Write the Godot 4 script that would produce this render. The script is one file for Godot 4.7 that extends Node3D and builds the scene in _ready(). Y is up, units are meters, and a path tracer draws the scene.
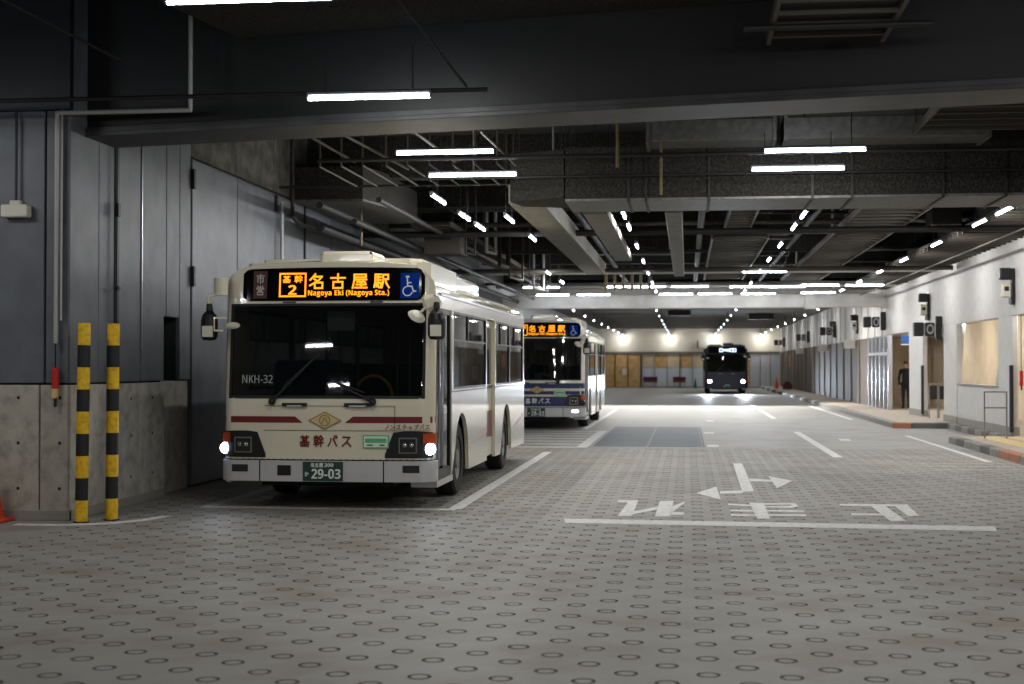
extends Node3D
# Underground bus terminal: two buses parked in bays along the wall, a third coming from the far end.
# Metres, y up. The road runs along -z; the camera stands at the origin, 1.7 m above the floor.

const FOCAL := 1422.0            # focal length in pixels of a 1024 x 684 frame
const EYE := Vector3(0, 1.7, 0)
var yaw := deg_to_rad(7.02)
var pitch := deg_to_rad(0.967)
var lamp_energy := 2.6
var rng := RandomNumberGenerator.new()
var M := {}
var taken := {}
var shared := {}
var bold: SystemFont
var sans: SystemFont


# ------------------------------------------------------------------ mesh builder
class MB:
	var v := PackedVector3Array()
	var n := PackedVector3Array()

	func tri(a: Vector3, b: Vector3, c: Vector3, na: Vector3, nb: Vector3, nc: Vector3) -> void:
		var g := (c - a).cross(b - a)
		if g.dot(na + nb + nc) < 0.0:
			v.append_array(PackedVector3Array([a, c, b])); n.append_array(PackedVector3Array([na, nc, nb]))
		else:
			v.append_array(PackedVector3Array([a, b, c])); n.append_array(PackedVector3Array([na, nb, nc]))

	func quad(a: Vector3, b: Vector3, c: Vector3, d: Vector3, hint: Vector3) -> void:
		var g := (c - a).cross(b - d)
		if g.length_squared() < 1e-16:
			return
		g = g.normalized()
		if g.dot(hint) < 0.0:
			g = -g
		tri(a, b, c, g, g, g); tri(a, c, d, g, g, g)

	func quads(a: Vector3, b: Vector3, c: Vector3, d: Vector3, na: Vector3, nb: Vector3, nc: Vector3, nd: Vector3) -> void:
		tri(a, b, c, na, nb, nc); tri(a, c, d, na, nc, nd)

	func box(c: Vector3, s: Vector3, b := Basis.IDENTITY, ch := 0.0) -> void:
		var h := s * 0.5
		var e := h - Vector3(ch, ch, ch)
		for i in 3:
			var j := (i + 1) % 3
			var k := (i + 2) % 3
			for g in [-1.0, 1.0]:
				var q := []
				for w in [[-1, -1], [1, -1], [1, 1], [-1, 1]]:
					var p := Vector3.ZERO
					p[i] = g * h[i]; p[j] = w[0] * e[j]; p[k] = w[1] * e[k]
					q.append(c + b * p)
				var nn := Vector3.ZERO
				nn[i] = g
				quad(q[0], q[1], q[2], q[3], b * nn)
				if ch > 0.0:
					for g2 in [-1.0, 1.0]:
						var p0 := Vector3.ZERO; var p1 := Vector3.ZERO; var p2 := Vector3.ZERO; var p3 := Vector3.ZERO
						p0[i] = g * h[i]; p0[j] = g2 * e[j]; p0[k] = -e[k]
						p1[i] = g * h[i]; p1[j] = g2 * e[j]; p1[k] = e[k]
						p2[i] = g * e[i]; p2[j] = g2 * h[j]; p2[k] = e[k]
						p3[i] = g * e[i]; p3[j] = g2 * h[j]; p3[k] = -e[k]
						var hn := Vector3.ZERO
						hn[i] = g; hn[j] = g2
						quad(c + b * p0, c + b * p1, c + b * p2, c + b * p3, b * hn)

	func tube(a: Vector3, b: Vector3, r: float, seg := 8, r2 := -1.0, cap := true) -> void:
		var r1 := r if r2 < 0.0 else r2
		var d := (b - a).normalized()
		var x := d.cross(Vector3.UP if absf(d.y) < 0.9 else Vector3.RIGHT).normalized()
		var y := d.cross(x)
		for i in seg:
			var t0 := TAU * i / seg
			var t1 := TAU * (i + 1) / seg
			var n0 := x * cos(t0) + y * sin(t0)
			var n1 := x * cos(t1) + y * sin(t1)
			quads(a + n0 * r, a + n1 * r, b + n1 * r1, b + n0 * r1, n0, n1, n1, n0)
			if cap:
				tri(a, a + n0 * r, a + n1 * r, -d, -d, -d)
				tri(b, b + n0 * r1, b + n1 * r1, d, d, d)

	func path(pts: Array, r: float, seg := 8) -> void:
		for i in pts.size() - 1:
			tube(pts[i], pts[i + 1], r, seg)
			if i > 0:
				ball(pts[i], r, 6, seg)

	func ball(c: Vector3, r: float, rings := 8, seg := 10, s := Vector3.ONE) -> void:
		for i in rings:
			for j in seg:
				var q := []
				for w in [[0, 0], [0, 1], [1, 1], [1, 0]]:
					var a: float = PI * (i + w[0]) / rings
					var t: float = TAU * (j + w[1]) / seg
					q.append(Vector3(sin(a) * cos(t), cos(a), sin(a) * sin(t)))
				quads(c + q[0] * r * s, c + q[1] * r * s, c + q[2] * r * s, c + q[3] * r * s, q[0], q[1], q[2], q[3])

	# profile: radius, height along the axis; turned round the y axis of x
	func lathe(prof: Array, seg: int, x := Transform3D.IDENTITY) -> void:
		for i in prof.size() - 1:
			var p: Vector2 = prof[i]
			var q: Vector2 = prof[i + 1]
			var t2 := (q - p)
			var nn := Vector2(t2.y, -t2.x).normalized()
			for j in seg:
				var c0 := cos(TAU * j / seg); var s0 := sin(TAU * j / seg)
				var c1 := cos(TAU * (j + 1) / seg); var s1 := sin(TAU * (j + 1) / seg)
				var n0 := x.basis * Vector3(nn.x * c0, nn.y, nn.x * s0)
				var n1 := x.basis * Vector3(nn.x * c1, nn.y, nn.x * s1)
				quads(x * Vector3(p.x * c0, p.y, p.x * s0), x * Vector3(p.x * c1, p.y, p.x * s1), x * Vector3(q.x * c1, q.y, q.x * s1), x * Vector3(q.x * c0, q.y, q.x * s0), n0, n1, n1, n0)

	# polygon (x, z in plan, or any two axes through the basis) with thickness
	func slab(poly: PackedVector2Array, y0: float, y1: float, x := Transform3D.IDENTITY) -> void:
		var ids := Geometry2D.triangulate_polygon(poly)
		for i in range(0, ids.size(), 3):
			for y in [y0, y1]:
				var hn := x.basis * Vector3(0, 1 if y == maxf(y0, y1) else -1, 0)
				var a := poly[ids[i]]; var b := poly[ids[i + 1]]; var c := poly[ids[i + 2]]
				tri(x * Vector3(a.x, y, a.y), x * Vector3(b.x, y, b.y), x * Vector3(c.x, y, c.y), hn, hn, hn)
		var mid := Vector2.ZERO
		var area := 0.0
		for i in poly.size():
			var a := poly[i]; var b := poly[(i + 1) % poly.size()]
			area += a.cross(b)
		for i in poly.size():
			var a := poly[i]; var b := poly[(i + 1) % poly.size()]
			var e := (b - a)
			mid = Vector2(e.y, -e.x) * signf(area)
			quad(x * Vector3(a.x, y0, a.y), x * Vector3(b.x, y0, b.y), x * Vector3(b.x, y1, b.y), x * Vector3(a.x, y1, a.y), x.basis * Vector3(mid.x, 0, mid.y))

	func mesh() -> ArrayMesh:
		var arr := []
		arr.resize(Mesh.ARRAY_MAX)
		arr[Mesh.ARRAY_VERTEX] = v
		arr[Mesh.ARRAY_NORMAL] = n
		var m := ArrayMesh.new()
		m.add_surface_from_arrays(Mesh.PRIMITIVE_TRIANGLES, arr)
		return m


# ------------------------------------------------------------------ nodes, names, labels
func numbered(parent: Node, called: String) -> String:
	var key := "%d/%s" % [parent.get_instance_id(), called]
	var k: int = taken.get(key, 0)
	taken[key] = k + 1
	return called if k == 0 else "%s_%03d" % [called, k]


func put(called: String, m, material: Material, parent: Node = self) -> MeshInstance3D:
	var o := MeshInstance3D.new()
	o.name = numbered(parent, called)
	o.mesh = m.mesh() if m is MB else m
	o.material_override = material
	parent.add_child(o, true)
	return o


func node(called: String, at := Vector3.ZERO, parent: Node = self) -> Node3D:
	var o := Node3D.new()
	o.name = numbered(parent, called)
	o.position = at
	parent.add_child(o, true)
	return o


func tag(o: Node, label: String, category: String, group := "") -> Node:
	o.set_meta("label", label)
	o.set_meta("category", category)
	if group != "":
		o.set_meta("group", group)
	return o


func struct(o: Node, label := "") -> Node:
	o.set_meta("kind", "structure")
	if label != "":
		o.set_meta("label", label)
		o.set_meta("category", o.name.rstrip("_0123456789").split("_")[0])
	return o


func bx(c: Vector3, s: Vector3, ch := 0.0) -> MB:
	var m := MB.new()
	m.box(c, s, Basis.IDENTITY, ch)
	return m


# box given by its extents: x0..x1, y0..y1, depth d0..d1 (z = -d)
func ext(x0: float, x1: float, y0: float, y1: float, d0: float, d1: float, ch := 0.0) -> MB:
	return bx(Vector3((x0 + x1) / 2, (y0 + y1) / 2, -(d0 + d1) / 2), Vector3(absf(x1 - x0), absf(y1 - y0), absf(d1 - d0)), ch)


# ------------------------------------------------------------------ pixel of the photograph -> point on a level plane
func gp(x: float, y: float, h := 0.0) -> Vector3:
	var r := Basis.from_euler(Vector3(pitch, yaw, 0)) * Vector3((x - 512.0) / FOCAL, -(y - 342.0) / FOCAL, -1.0)
	return EYE + r * ((h - EYE.y) / r.y)


# ------------------------------------------------------------------ materials
func noise_tex(sd: int, freq: float, oct: int, stops: Array, size := 512, gain := 1.0) -> ImageTexture:
	var f := FastNoiseLite.new()
	f.seed = sd
	f.noise_type = FastNoiseLite.TYPE_SIMPLEX_SMOOTH
	f.frequency = freq
	f.fractal_octaves = oct
	f.fractal_gain = 0.55
	var src := f.get_seamless_image(size, size, false, false, 0.15)
	var img := Image.create(size, size, false, Image.FORMAT_RGB8)
	var g := Gradient.new()
	g.offsets = PackedFloat32Array()
	var offs := PackedFloat32Array()
	var cols := PackedColorArray()
	for s in stops:
		offs.append(s[0]); cols.append(s[1])
	g.offsets = offs
	g.colors = cols
	for y in size:
		for x in size:
			var t := clampf((src.get_pixel(x, y).r - 0.5) * gain + 0.5, 0.0, 1.0)
			img.set_pixel(x, y, g.sample(t))
	return ImageTexture.create_from_image(img)


func mat(c: Color, rough := 0.6, metal := 0.0) -> StandardMaterial3D:
	var m := StandardMaterial3D.new()
	m.albedo_color = c
	m.roughness = rough
	m.metallic = metal
	return m


func tri_mat(tex: Texture2D, scale: float, rough: float, metal := 0.0) -> StandardMaterial3D:
	var m := mat(Color.WHITE, rough, metal)
	m.albedo_texture = tex
	m.uv1_triplanar = true
	m.uv1_world_triplanar = true
	m.uv1_scale = Vector3(scale, scale, scale)
	return m


func relief(m: StandardMaterial3D, tex: Texture2D, cm: float) -> StandardMaterial3D:
	m.heightmap_enabled = true
	m.heightmap_texture = tex
	m.heightmap_scale = cm
	return m


func glow(c: Color, e: float) -> StandardMaterial3D:
	var m := mat(c, 0.5)
	m.emission_enabled = true
	m.emission = c
	m.emission_energy_multiplier = e
	return m


func rgb(r: int, g: int, b: int) -> Color:
	return Color8(r, g, b)


func make_materials() -> void:
	var grain := noise_tex(3, 0.06, 5, [[0.0, Color.BLACK], [1.0, Color.WHITE]], 512, 1.4)
	# floor: grey concrete with brown rubber and dirt blotches
	M.floor = tri_mat(noise_tex(11, 0.012, 6, [[0.0, rgb(124, 118, 108)], [0.3, rgb(134, 131, 124)], [0.6, rgb(138, 136, 130)], [1.0, rgb(144, 142, 137)]], 1024, 1.5), 0.07, 0.6)
	relief(M.floor, grain, 0.25)
	M.road = tri_mat(noise_tex(12, 0.012, 6, [[0.0, rgb(128, 125, 120)], [0.5, rgb(140, 139, 136)], [1.0, rgb(147, 146, 144)]], 1024, 1.4), 0.06, 0.56)
	M.plate_floor = tri_mat(noise_tex(13, 0.03, 4, [[0.0, rgb(66, 75, 84)], [1.0, rgb(82, 91, 100)]], 256, 1.4), 0.3, 0.6)
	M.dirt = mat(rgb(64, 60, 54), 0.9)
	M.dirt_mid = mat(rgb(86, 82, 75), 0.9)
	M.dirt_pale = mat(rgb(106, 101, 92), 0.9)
	M.dirt_any = mat(Color.WHITE, 0.9)
	M.dirt_any.vertex_color_use_as_albedo = true
	M.paint = tri_mat(noise_tex(14, 0.05, 5, [[0.0, rgb(182, 182, 180)], [0.4, rgb(208, 208, 207)], [1.0, rgb(222, 222, 221)]], 512, 1.6), 0.35, 0.6)
	M.paint_worn = tri_mat(noise_tex(15, 0.05, 5, [[0.0, rgb(138, 137, 132)], [0.45, rgb(172, 171, 167)], [1.0, rgb(196, 196, 192)]], 512, 2.0), 0.4, 0.6)
	# walls
	M.concrete = tri_mat(noise_tex(21, 0.02, 6, [[0.0, rgb(150, 145, 134)], [0.5, rgb(172, 167, 156)], [1.0, rgb(182, 177, 166)]], 512, 1.5), 0.35, 0.8)
	relief(M.concrete, grain, 0.2)
	M.cladding = tri_mat(noise_tex(22, 0.015, 5, [[0.0, rgb(84, 88, 94)], [0.5, rgb(93, 97, 104)], [1.0, rgb(100, 104, 111)]], 512, 1.6), 0.2, 0.5)
	M.door_steel = tri_mat(noise_tex(23, 0.015, 5, [[0.0, rgb(86, 90, 98)], [0.5, rgb(94, 99, 107)], [1.0, rgb(100, 105, 113)]], 512, 1.6), 0.2, 0.45)
	M.dark_joint = mat(rgb(34, 36, 40), 0.9)
	M.black_steel = mat(rgb(26, 27, 30), 0.5)
	M.lintel = tri_mat(noise_tex(24, 0.02, 6, [[0.0, rgb(62, 60, 56)], [0.5, rgb(78, 76, 71)], [1.0, rgb(96, 93, 86)]], 256, 1.8), 0.4, 0.9)
	M.beam = tri_mat(noise_tex(25, 0.02, 5, [[0.0, rgb(14, 15, 16)], [1.0, rgb(20, 21, 23)]], 256, 1.4), 0.3, 0.55)
	M.beam_flange = tri_mat(noise_tex(26, 0.02, 5, [[0.0, rgb(46, 47, 49)], [1.0, rgb(62, 63, 65)]], 256, 1.6), 0.3, 0.5)
	M.slab = tri_mat(noise_tex(27, 0.02, 5, [[0.0, rgb(20, 19, 18)], [1.0, rgb(31, 30, 28)]], 256, 1.4), 0.3, 0.95)
	M.slab_far = tri_mat(noise_tex(28, 0.02, 5, [[0.0, rgb(84, 80, 73)], [1.0, rgb(112, 107, 98)]], 256, 1.4), 0.2, 0.95)
	var lumps := noise_tex(29, 0.08, 5, [[0.0, Color.BLACK], [1.0, Color.WHITE]], 512, 2.0)
	M.rockwool = tri_mat(noise_tex(30, 0.06, 5, [[0.0, rgb(27, 25, 23)], [0.5, rgb(37, 35, 31)], [1.0, rgb(52, 49, 44)]], 512, 2.0), 0.5, 0.95)
	relief(M.rockwool, lumps, 1.6)
	M.galv = tri_mat(noise_tex(31, 0.05, 4, [[0.0, rgb(84, 84, 82)], [1.0, rgb(106, 106, 103)]], 256, 1.5), 0.5, 0.5, 0.3)
	M.duct_paint = tri_mat(noise_tex(32, 0.04, 4, [[0.0, rgb(104, 101, 94)], [1.0, rgb(124, 121, 113)]], 256, 1.5), 0.4, 0.7)
	M.tray = mat(rgb(72, 67, 59), 0.65, 0.2)
	M.tray_bed = mat(rgb(26, 23, 20), 0.9)
	M.pipe_pale = mat(rgb(168, 168, 165), 0.5, 0.2)
	M.pipe_dark = mat(rgb(32, 32, 32), 0.6, 0.2)
	M.pipe_brass = mat(rgb(112, 98, 70), 0.6, 0.2)
	M.white_beam = tri_mat(noise_tex(33, 0.02, 5, [[0.0, rgb(196, 192, 186)], [1.0, rgb(220, 217, 212)]], 256, 1.4), 0.2, 0.7)
	M.plaster = tri_mat(noise_tex(34, 0.02, 6, [[0.0, rgb(200, 198, 195)], [1.0, rgb(208, 206, 204)]], 512, 1.5), 0.25, 0.75)
	M.sooty = tri_mat(noise_tex(36, 0.022, 6, [[0.0, rgb(182, 179, 179)], [0.3, rgb(194, 191, 190)], [1.0, rgb(202, 200, 199)]], 512, 1.3), 0.3, 0.75)
	M.cream_wall = mat(rgb(222, 216, 200), 0.75)
	M.beige = tri_mat(noise_tex(35, 0.02, 4, [[0.0, rgb(206, 186, 156)], [1.0, rgb(218, 200, 172)]], 256, 1.4), 0.25, 0.8)
	M.stone_base = mat(rgb(142, 138, 130), 0.7)
	M.screen = mat(rgb(100, 92, 84), 0.6)
	M.screen.metallic_specular = 0.2
	M.screen_post = mat(rgb(104, 100, 95), 0.55)
	M.alu = mat(rgb(186, 188, 192), 0.3, 0.7)
	M.kerb = tri_mat(noise_tex(37, 0.05, 5, [[0.0, rgb(120, 118, 112)], [1.0, rgb(162, 160, 154)]], 256, 1.6), 0.7, 0.85)
	M.kerb_dark = mat(rgb(104, 102, 99), 0.85)
	M.kerb_orange = mat(rgb(168, 110, 80), 0.7)
	M.kerb_white = mat(rgb(222, 222, 220), 0.6)
	M.paving = tri_mat(noise_tex(38, 0.03, 5, [[0.0, rgb(160, 148, 136)], [1.0, rgb(190, 180, 168)]], 256, 1.6), 0.4, 0.75)
	M.tactile = mat(rgb(212, 188, 134), 0.75)
	M.wood = tri_mat(noise_tex(39, 0.02, 5, [[0.0, rgb(186, 148, 92)], [1.0, rgb(214, 178, 122)]], 256, 1.6), 0.3, 0.6)
	M.pale_panel = mat(rgb(206, 212, 222), 0.6)
	M.door_grey = mat(rgb(186, 188, 194), 0.5)
	M.navy = mat(rgb(30, 33, 48), 0.5)
	M.seat_red = mat(rgb(86, 40, 44), 0.7)
	# small things
	M.yellow = tri_mat(noise_tex(41, 0.05, 4, [[0.0, rgb(206, 160, 20)], [0.3, rgb(232, 186, 28)], [1.0, rgb(240, 196, 40)]], 256, 2.0), 0.9, 0.55)
	M.band_black = mat(rgb(28, 29, 33), 0.6)
	M.red = mat(rgb(190, 38, 30), 0.5)
	M.cone = mat(rgb(204, 62, 34), 0.6)
	M.teal = mat(rgb(30, 110, 100), 0.6)
	M.white = mat(rgb(226, 224, 216), 0.5)
	M.off_white = mat(rgb(210, 206, 190), 0.55)
	M.black = mat(rgb(18, 18, 20), 0.45)
	M.lamp_body = mat(rgb(120, 122, 126), 0.6)
	M.tube = glow(Color(0.88, 0.93, 1.0), 32.0)
	M.blue_sign = mat(rgb(48, 92, 160), 0.5)
	M.skin = mat(rgb(196, 150, 122), 0.6)
	M.cloth_dark = mat(rgb(34, 35, 42), 0.85)
	M.hair = mat(rgb(24, 20, 18), 0.7)
	# buses
	M.glass = mat(Color(0.05, 0.06, 0.06, 0.52), 0.02)
	M.glass.transparency = BaseMaterial3D.TRANSPARENCY_ALPHA
	M.glass_dark = mat(Color(0.03, 0.035, 0.04, 0.72), 0.02)
	M.glass_dark.transparency = BaseMaterial3D.TRANSPARENCY_ALPHA
	M.rubber = mat(rgb(26, 26, 27), 0.7)
	M.tyre = mat(rgb(30, 30, 30), 0.85)
	M.rim = mat(rgb(120, 120, 120), 0.5, 0.5)
	M.bumper = mat(rgb(196, 196, 198), 0.35, 0.2)
	M.chassis = mat(rgb(20, 20, 21), 0.9)
	M.cabin = mat(rgb(70, 72, 72), 0.8)
	M.cabin_floor = mat(rgb(70, 70, 68), 0.8)
	M.seat = mat(rgb(52, 62, 92), 0.9)
	M.lens = mat(rgb(60, 62, 64), 0.1, 0.4)
	M.reflector = mat(rgb(206, 206, 200), 0.12, 0.9)
	M.amber_lens = mat(rgb(178, 70, 26), 0.2)
	M.maroon = mat(rgb(108, 24, 30), 0.45)
	M.maroon_dim = mat(rgb(74, 26, 30), 0.5)
	M.pink = mat(rgb(196, 168, 164), 0.35)
	M.gold = mat(rgb(204, 186, 138), 0.4)
	M.gold_line = mat(rgb(158, 128, 70), 0.4)
	M.plate_green = mat(rgb(28, 62, 54), 0.5)
	M.plate_white = mat(rgb(226, 230, 226), 0.5)
	M.sticker_green = mat(rgb(96, 172, 124), 0.5)
	M.sticker_pale = mat(rgb(206, 226, 206), 0.5)
	M.led = glow(Color(1.0, 0.6, 0.07), 1.5)
	M.led_white = glow(Color(0.85, 0.92, 1.0), 2.0)
	M.sign_blue = glow(Color(0.02, 0.16, 0.45), 0.25)
	M.sign_blue.metallic_specular = 0.1
	M.sign_white = mat(rgb(220, 226, 235), 0.5)
	M.sign_grey = mat(rgb(176, 170, 166), 0.5)
	M.sign_glass = mat(rgb(12, 12, 14), 0.06)
	M.sign_glass.metallic_specular = 0.25
	M.marker = glow(Color(0.80, 0.88, 1.0), 16.0)
	M.headlight = glow(Color(0.92, 0.92, 1.0), 40.0)
	M.handrail = mat(rgb(206, 168, 30), 0.4)
	M.steel = mat(rgb(150, 150, 152), 0.3, 0.7)
	M.mirror_glass = mat(rgb(190, 192, 196), 0.05, 0.9)
	M.frost = mat(rgb(158, 164, 166), 0.6)
	M.stripe_blue = mat(rgb(26, 42, 92), 0.35)
	M.bus_cream = mat(rgb(218, 212, 190), 0.28)
	M.bus_cream.clearcoat_enabled = true
	M.bus_cream.clearcoat = 1.0
	M.bus_cream.clearcoat_roughness = 0.06
	M.bus_white = mat(rgb(222, 220, 208), 0.28)
	M.bus_white.clearcoat_enabled = true
	M.bus_white.clearcoat = 1.0
	M.bus_white.clearcoat_roughness = 0.06
	M.bus_navy = mat(rgb(26, 30, 48), 0.3)


# ------------------------------------------------------------------ written signs drawn stroke by stroke (10 x 10 squares, y up)
const GLYPH := {
	"名": [[[4.2, 10], [1, 6]], [[3.2, 8.3], [8.5, 8.3], [6, 5], [0.8, 2]], [[3.6, 6.6], [5.4, 5.2]], [[4, 4], [9, 4], [9, 0], [4, 0], [4, 4]]],
	"古": [[[0.5, 7.3], [9.5, 7.3]], [[5, 10], [5, 4.4]], [[2, 4.4], [8, 4.4], [8, 0], [2, 0], [2, 4.4]]],
	"屋": [[[1.5, 9.6], [9, 9.6], [9, 7.6], [1.5, 7.6]], [[1.5, 9.6], [1.5, 5], [0.5, 0]], [[2.8, 6], [9.3, 6]], [[5, 6], [3.5, 4.3], [8, 4.3]], [[7, 5.2], [8.6, 3.8]], [[3, 2.4], [9, 2.4]], [[6, 4.2], [6, 0.2]], [[2.2, 0.2], [9.6, 0.2]]],
	"駅": [[[1, 9.6], [1, 3.6]], [[1, 9.6], [4.6, 9.6]], [[1, 7.6], [4.4, 7.6]], [[1, 5.6], [4.4, 5.6]], [[2.8, 9.6], [2.8, 3.6]], [[1, 3.6], [4.8, 3.6], [4.6, 0.4], [3.6, 0.2]], [[0.6, 2.4], [0.4, 0.6]], [[1.7, 2.3], [1.9, 0.9]], [[2.8, 2.3], [3.1, 1.0]], [[6, 9.4], [9.2, 9.4], [9.2, 6.2], [6, 6.2]], [[6, 9.4], [6, 4], [5.2, 0.2]], [[7.4, 6.2], [8.2, 3], [9.8, 0.2]]],
	"基": [[[1, 8.6], [9, 8.6]], [[3, 9.8], [3, 3.8]], [[7, 9.8], [7, 3.8]], [[3, 7], [7, 7]], [[3, 5.4], [7, 5.4]], [[0.5, 3.8], [9.5, 3.8]], [[3, 3.8], [0.8, 1.8]], [[7, 3.8], [9.2, 1.8]], [[5, 3.2], [5, 0.2]], [[3.2, 1.7], [6.8, 1.7]], [[1.2, 0.2], [8.8, 0.2]]],
	"幹": [[[0.4, 8.8], [4.6, 8.8]], [[2.5, 10], [2.5, 7.4]], [[0.9, 7.4], [4.1, 7.4], [4.1, 3.6], [0.9, 3.6], [0.9, 7.4]], [[0.9, 5.5], [4.1, 5.5]], [[0.2, 1.9], [4.8, 1.9]], [[2.5, 3.6], [2.5, 0]], [[7.2, 10], [5.2, 7]], [[7.2, 10], [9.8, 7]], [[6, 6.2], [8.8, 6.2]], [[5.4, 3.4], [9.8, 3.4]], [[7.4, 6.2], [7.4, 0]]],
	"市": [[[5, 10], [5, 8.4]], [[0.6, 8.2], [9.4, 8.2]], [[1.8, 6], [1.8, 1.4]], [[1.8, 6], [8.2, 6], [8.2, 1.4], [7, 1.4]], [[5, 8.2], [5, 0]]],
	"営": [[[2, 10], [2.8, 8.6]], [[5, 10], [5, 8.6]], [[8, 10], [7.2, 8.6]], [[0.8, 6.4], [0.8, 7.8], [9.2, 7.8], [9.2, 6.4]], [[3, 6.4], [7, 6.4], [7, 4.6], [3, 4.6], [3, 6.4]], [[1.8, 3.2], [8.2, 3.2], [8.2, 0.2], [1.8, 0.2], [1.8, 3.2]]],
	"バ": [[[3.5, 7.4], [2.5, 3.5], [0.6, 0.6]], [[6, 7.4], [7.6, 4], [9.2, 0.6]], [[7, 9.8], [7.8, 8.2]], [[8.8, 10], [9.6, 8.4]]],
	"ス": [[[1.5, 8.8], [8, 8.8], [5, 4], [0.6, 0.4]], [[5.4, 4.4], [9.4, 0.4]]],
	"ノ": [[[8, 9.4], [6, 4.5], [1.5, 0.4]]],
	"ン": [[[1.2, 8.6], [3.8, 6.8]], [[1.2, 0.6], [5.5, 2.4], [9, 7.4]]],
	"テ": [[[2.5, 9.2], [7.8, 9.2]], [[0.6, 6], [9.4, 6]], [[5.4, 6], [4.8, 3], [2.4, 0.4]]],
	"ッ": [[[1.8, 6], [2.6, 4]], [[4.6, 6.4], [5.4, 4.4]], [[8, 6], [6.8, 2.4], [4, 0.4]]],
	"プ": [[[0.8, 7.8], [7.6, 7.8], [6.4, 3.6], [2.4, 0.4]], [[8.4, 9.2], [9.2, 10], [10, 9.2], [9.2, 8.4], [8.4, 9.2]]],
	"か": [[[0.6, 6.8], [6, 6.8], [5.6, 2], [4, 0.8]], [[3.4, 9.6], [2.6, 4], [0.8, 0.6]], [[7.6, 8], [9.6, 5]]],
	"八": [[[4, 7.6], [3.2, 4.4], [1.8, 2.2]], [[6, 7.6], [6.8, 4.4], [8.2, 2.2]]],
}


# a thick line in the plane (a, b), placed by the function at(a, b) -> point; normal faces +z
func stroke(m: MB, pts: Array, w: float, at: Callable) -> void:
	for i in pts.size() - 1:
		var a: Vector2 = pts[i]
		var b: Vector2 = pts[i + 1]
		var d := (b - a).normalized()
		var s := Vector2(-d.y, d.x) * w * 0.5
		var e := d * w * 0.5
		m.quad(at.call(a - e + s), at.call(b + e + s), at.call(b + e - s), at.call(a - e - s), Vector3(0, 0, 1))


func glyphs(m: MB, text: String, at: Vector2, size: Vector2, step: Vector2, w: float, place: Callable) -> void:
	for k in text.length():
		for line in GLYPH.get(text[k], []):
			var pts := []
			for p in line:
				pts.append(at + step * k + Vector2(p[0], p[1]) * 0.1 * size)
			stroke(m, pts, w, place)


func letters(called: String, parent: Node, material: Material, text: String, at: Vector2, size: Vector2, step: Vector2, w: float, place: Callable) -> void:
	for k in text.length():
		var m := MB.new()
		glyphs(m, text[k], at + step * k, size, Vector2.ZERO, w, place)
		put(called, m, material, parent)


func words(called: String, text: String, c: Vector3, height: float, width: float, material: Material, parent: Node, font: Font = null, turn := Basis.IDENTITY) -> MeshInstance3D:
	var t := TextMesh.new()
	t.text = text
	t.font = font if font else bold
	t.font_size = 64
	t.pixel_size = 0.01
	t.depth = 0.004
	t.curve_step = 4.0
	var o := put(called, t, material, parent)
	var box := t.get_aabb()
	var sx := width / maxf(box.size.x, 0.001)
	var sy := height / maxf(box.size.y, 0.001)
	o.transform = Transform3D(turn * Basis.from_scale(Vector3(sx, sy, 1)), c - turn * (Vector3(sx, sy, 1) * box.get_center()))
	return o


# ------------------------------------------------------------------ lamps
func lamp(called: String, at: Vector3, along_road: bool, label: String, group: String, long := 1.2, drop := 0.5, energy := 1.0, spread := 38.0) -> Node3D:
	var key := "lamp%s%s" % [long, drop]
	if not shared.has(key):
		var h := MB.new()
		h.box(Vector3(0, 0.05, 0), Vector3(long + 0.03, 0.03, 0.06), Basis.IDENTITY, 0.008)
		for s in [-1.0, 1.0]:
			h.box(Vector3(s * (long / 2 + 0.005), 0.02, 0), Vector3(0.02, 0.06, 0.05))
		var t := MB.new()
		t.tube(Vector3(-long / 2, 0.01, 0), Vector3(long / 2, 0.01, 0), 0.023, 10)
		var r := MB.new()
		r.tube(Vector3(0, 0.07, 0), Vector3(0, drop, 0), 0.008, 6)
		shared[key] = [h.mesh(), t.mesh(), r.mesh()]
	var o := node(called, at)
	if along_road:
		o.rotation.y = PI / 2
	tag(o, label, "lamp", group)
	put("housing", shared[key][0], M.lamp_body, o)
	put("tube", shared[key][1], M.tube, o)
	for s in [-1.0, 1.0]:
		put("hanger_rod", shared[key][2], M.pipe_dark, o).position.x = s * long * 0.36
	# a bare tube throws light down and to both sides: one long source on each flank
	for s in [-1.0, 1.0]:
		var l := AreaLight3D.new()
		l.name = "tube_light"
		l.area_size = Vector2(long, 0.05)
		l.light_energy = lamp_energy * energy
		l.light_color = Color(1.0, 0.985, 0.955)
		l.area_range = 60.0
		l.area_attenuation = 2.0
		l.shadow_enabled = true
		l.basis = Basis(Vector3.RIGHT, -PI / 2 + s * deg_to_rad(spread))
		l.position = -l.basis.z * 0.032 + Vector3(0, 0.01, 0)
		o.add_child(l, true)
	return o


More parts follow.
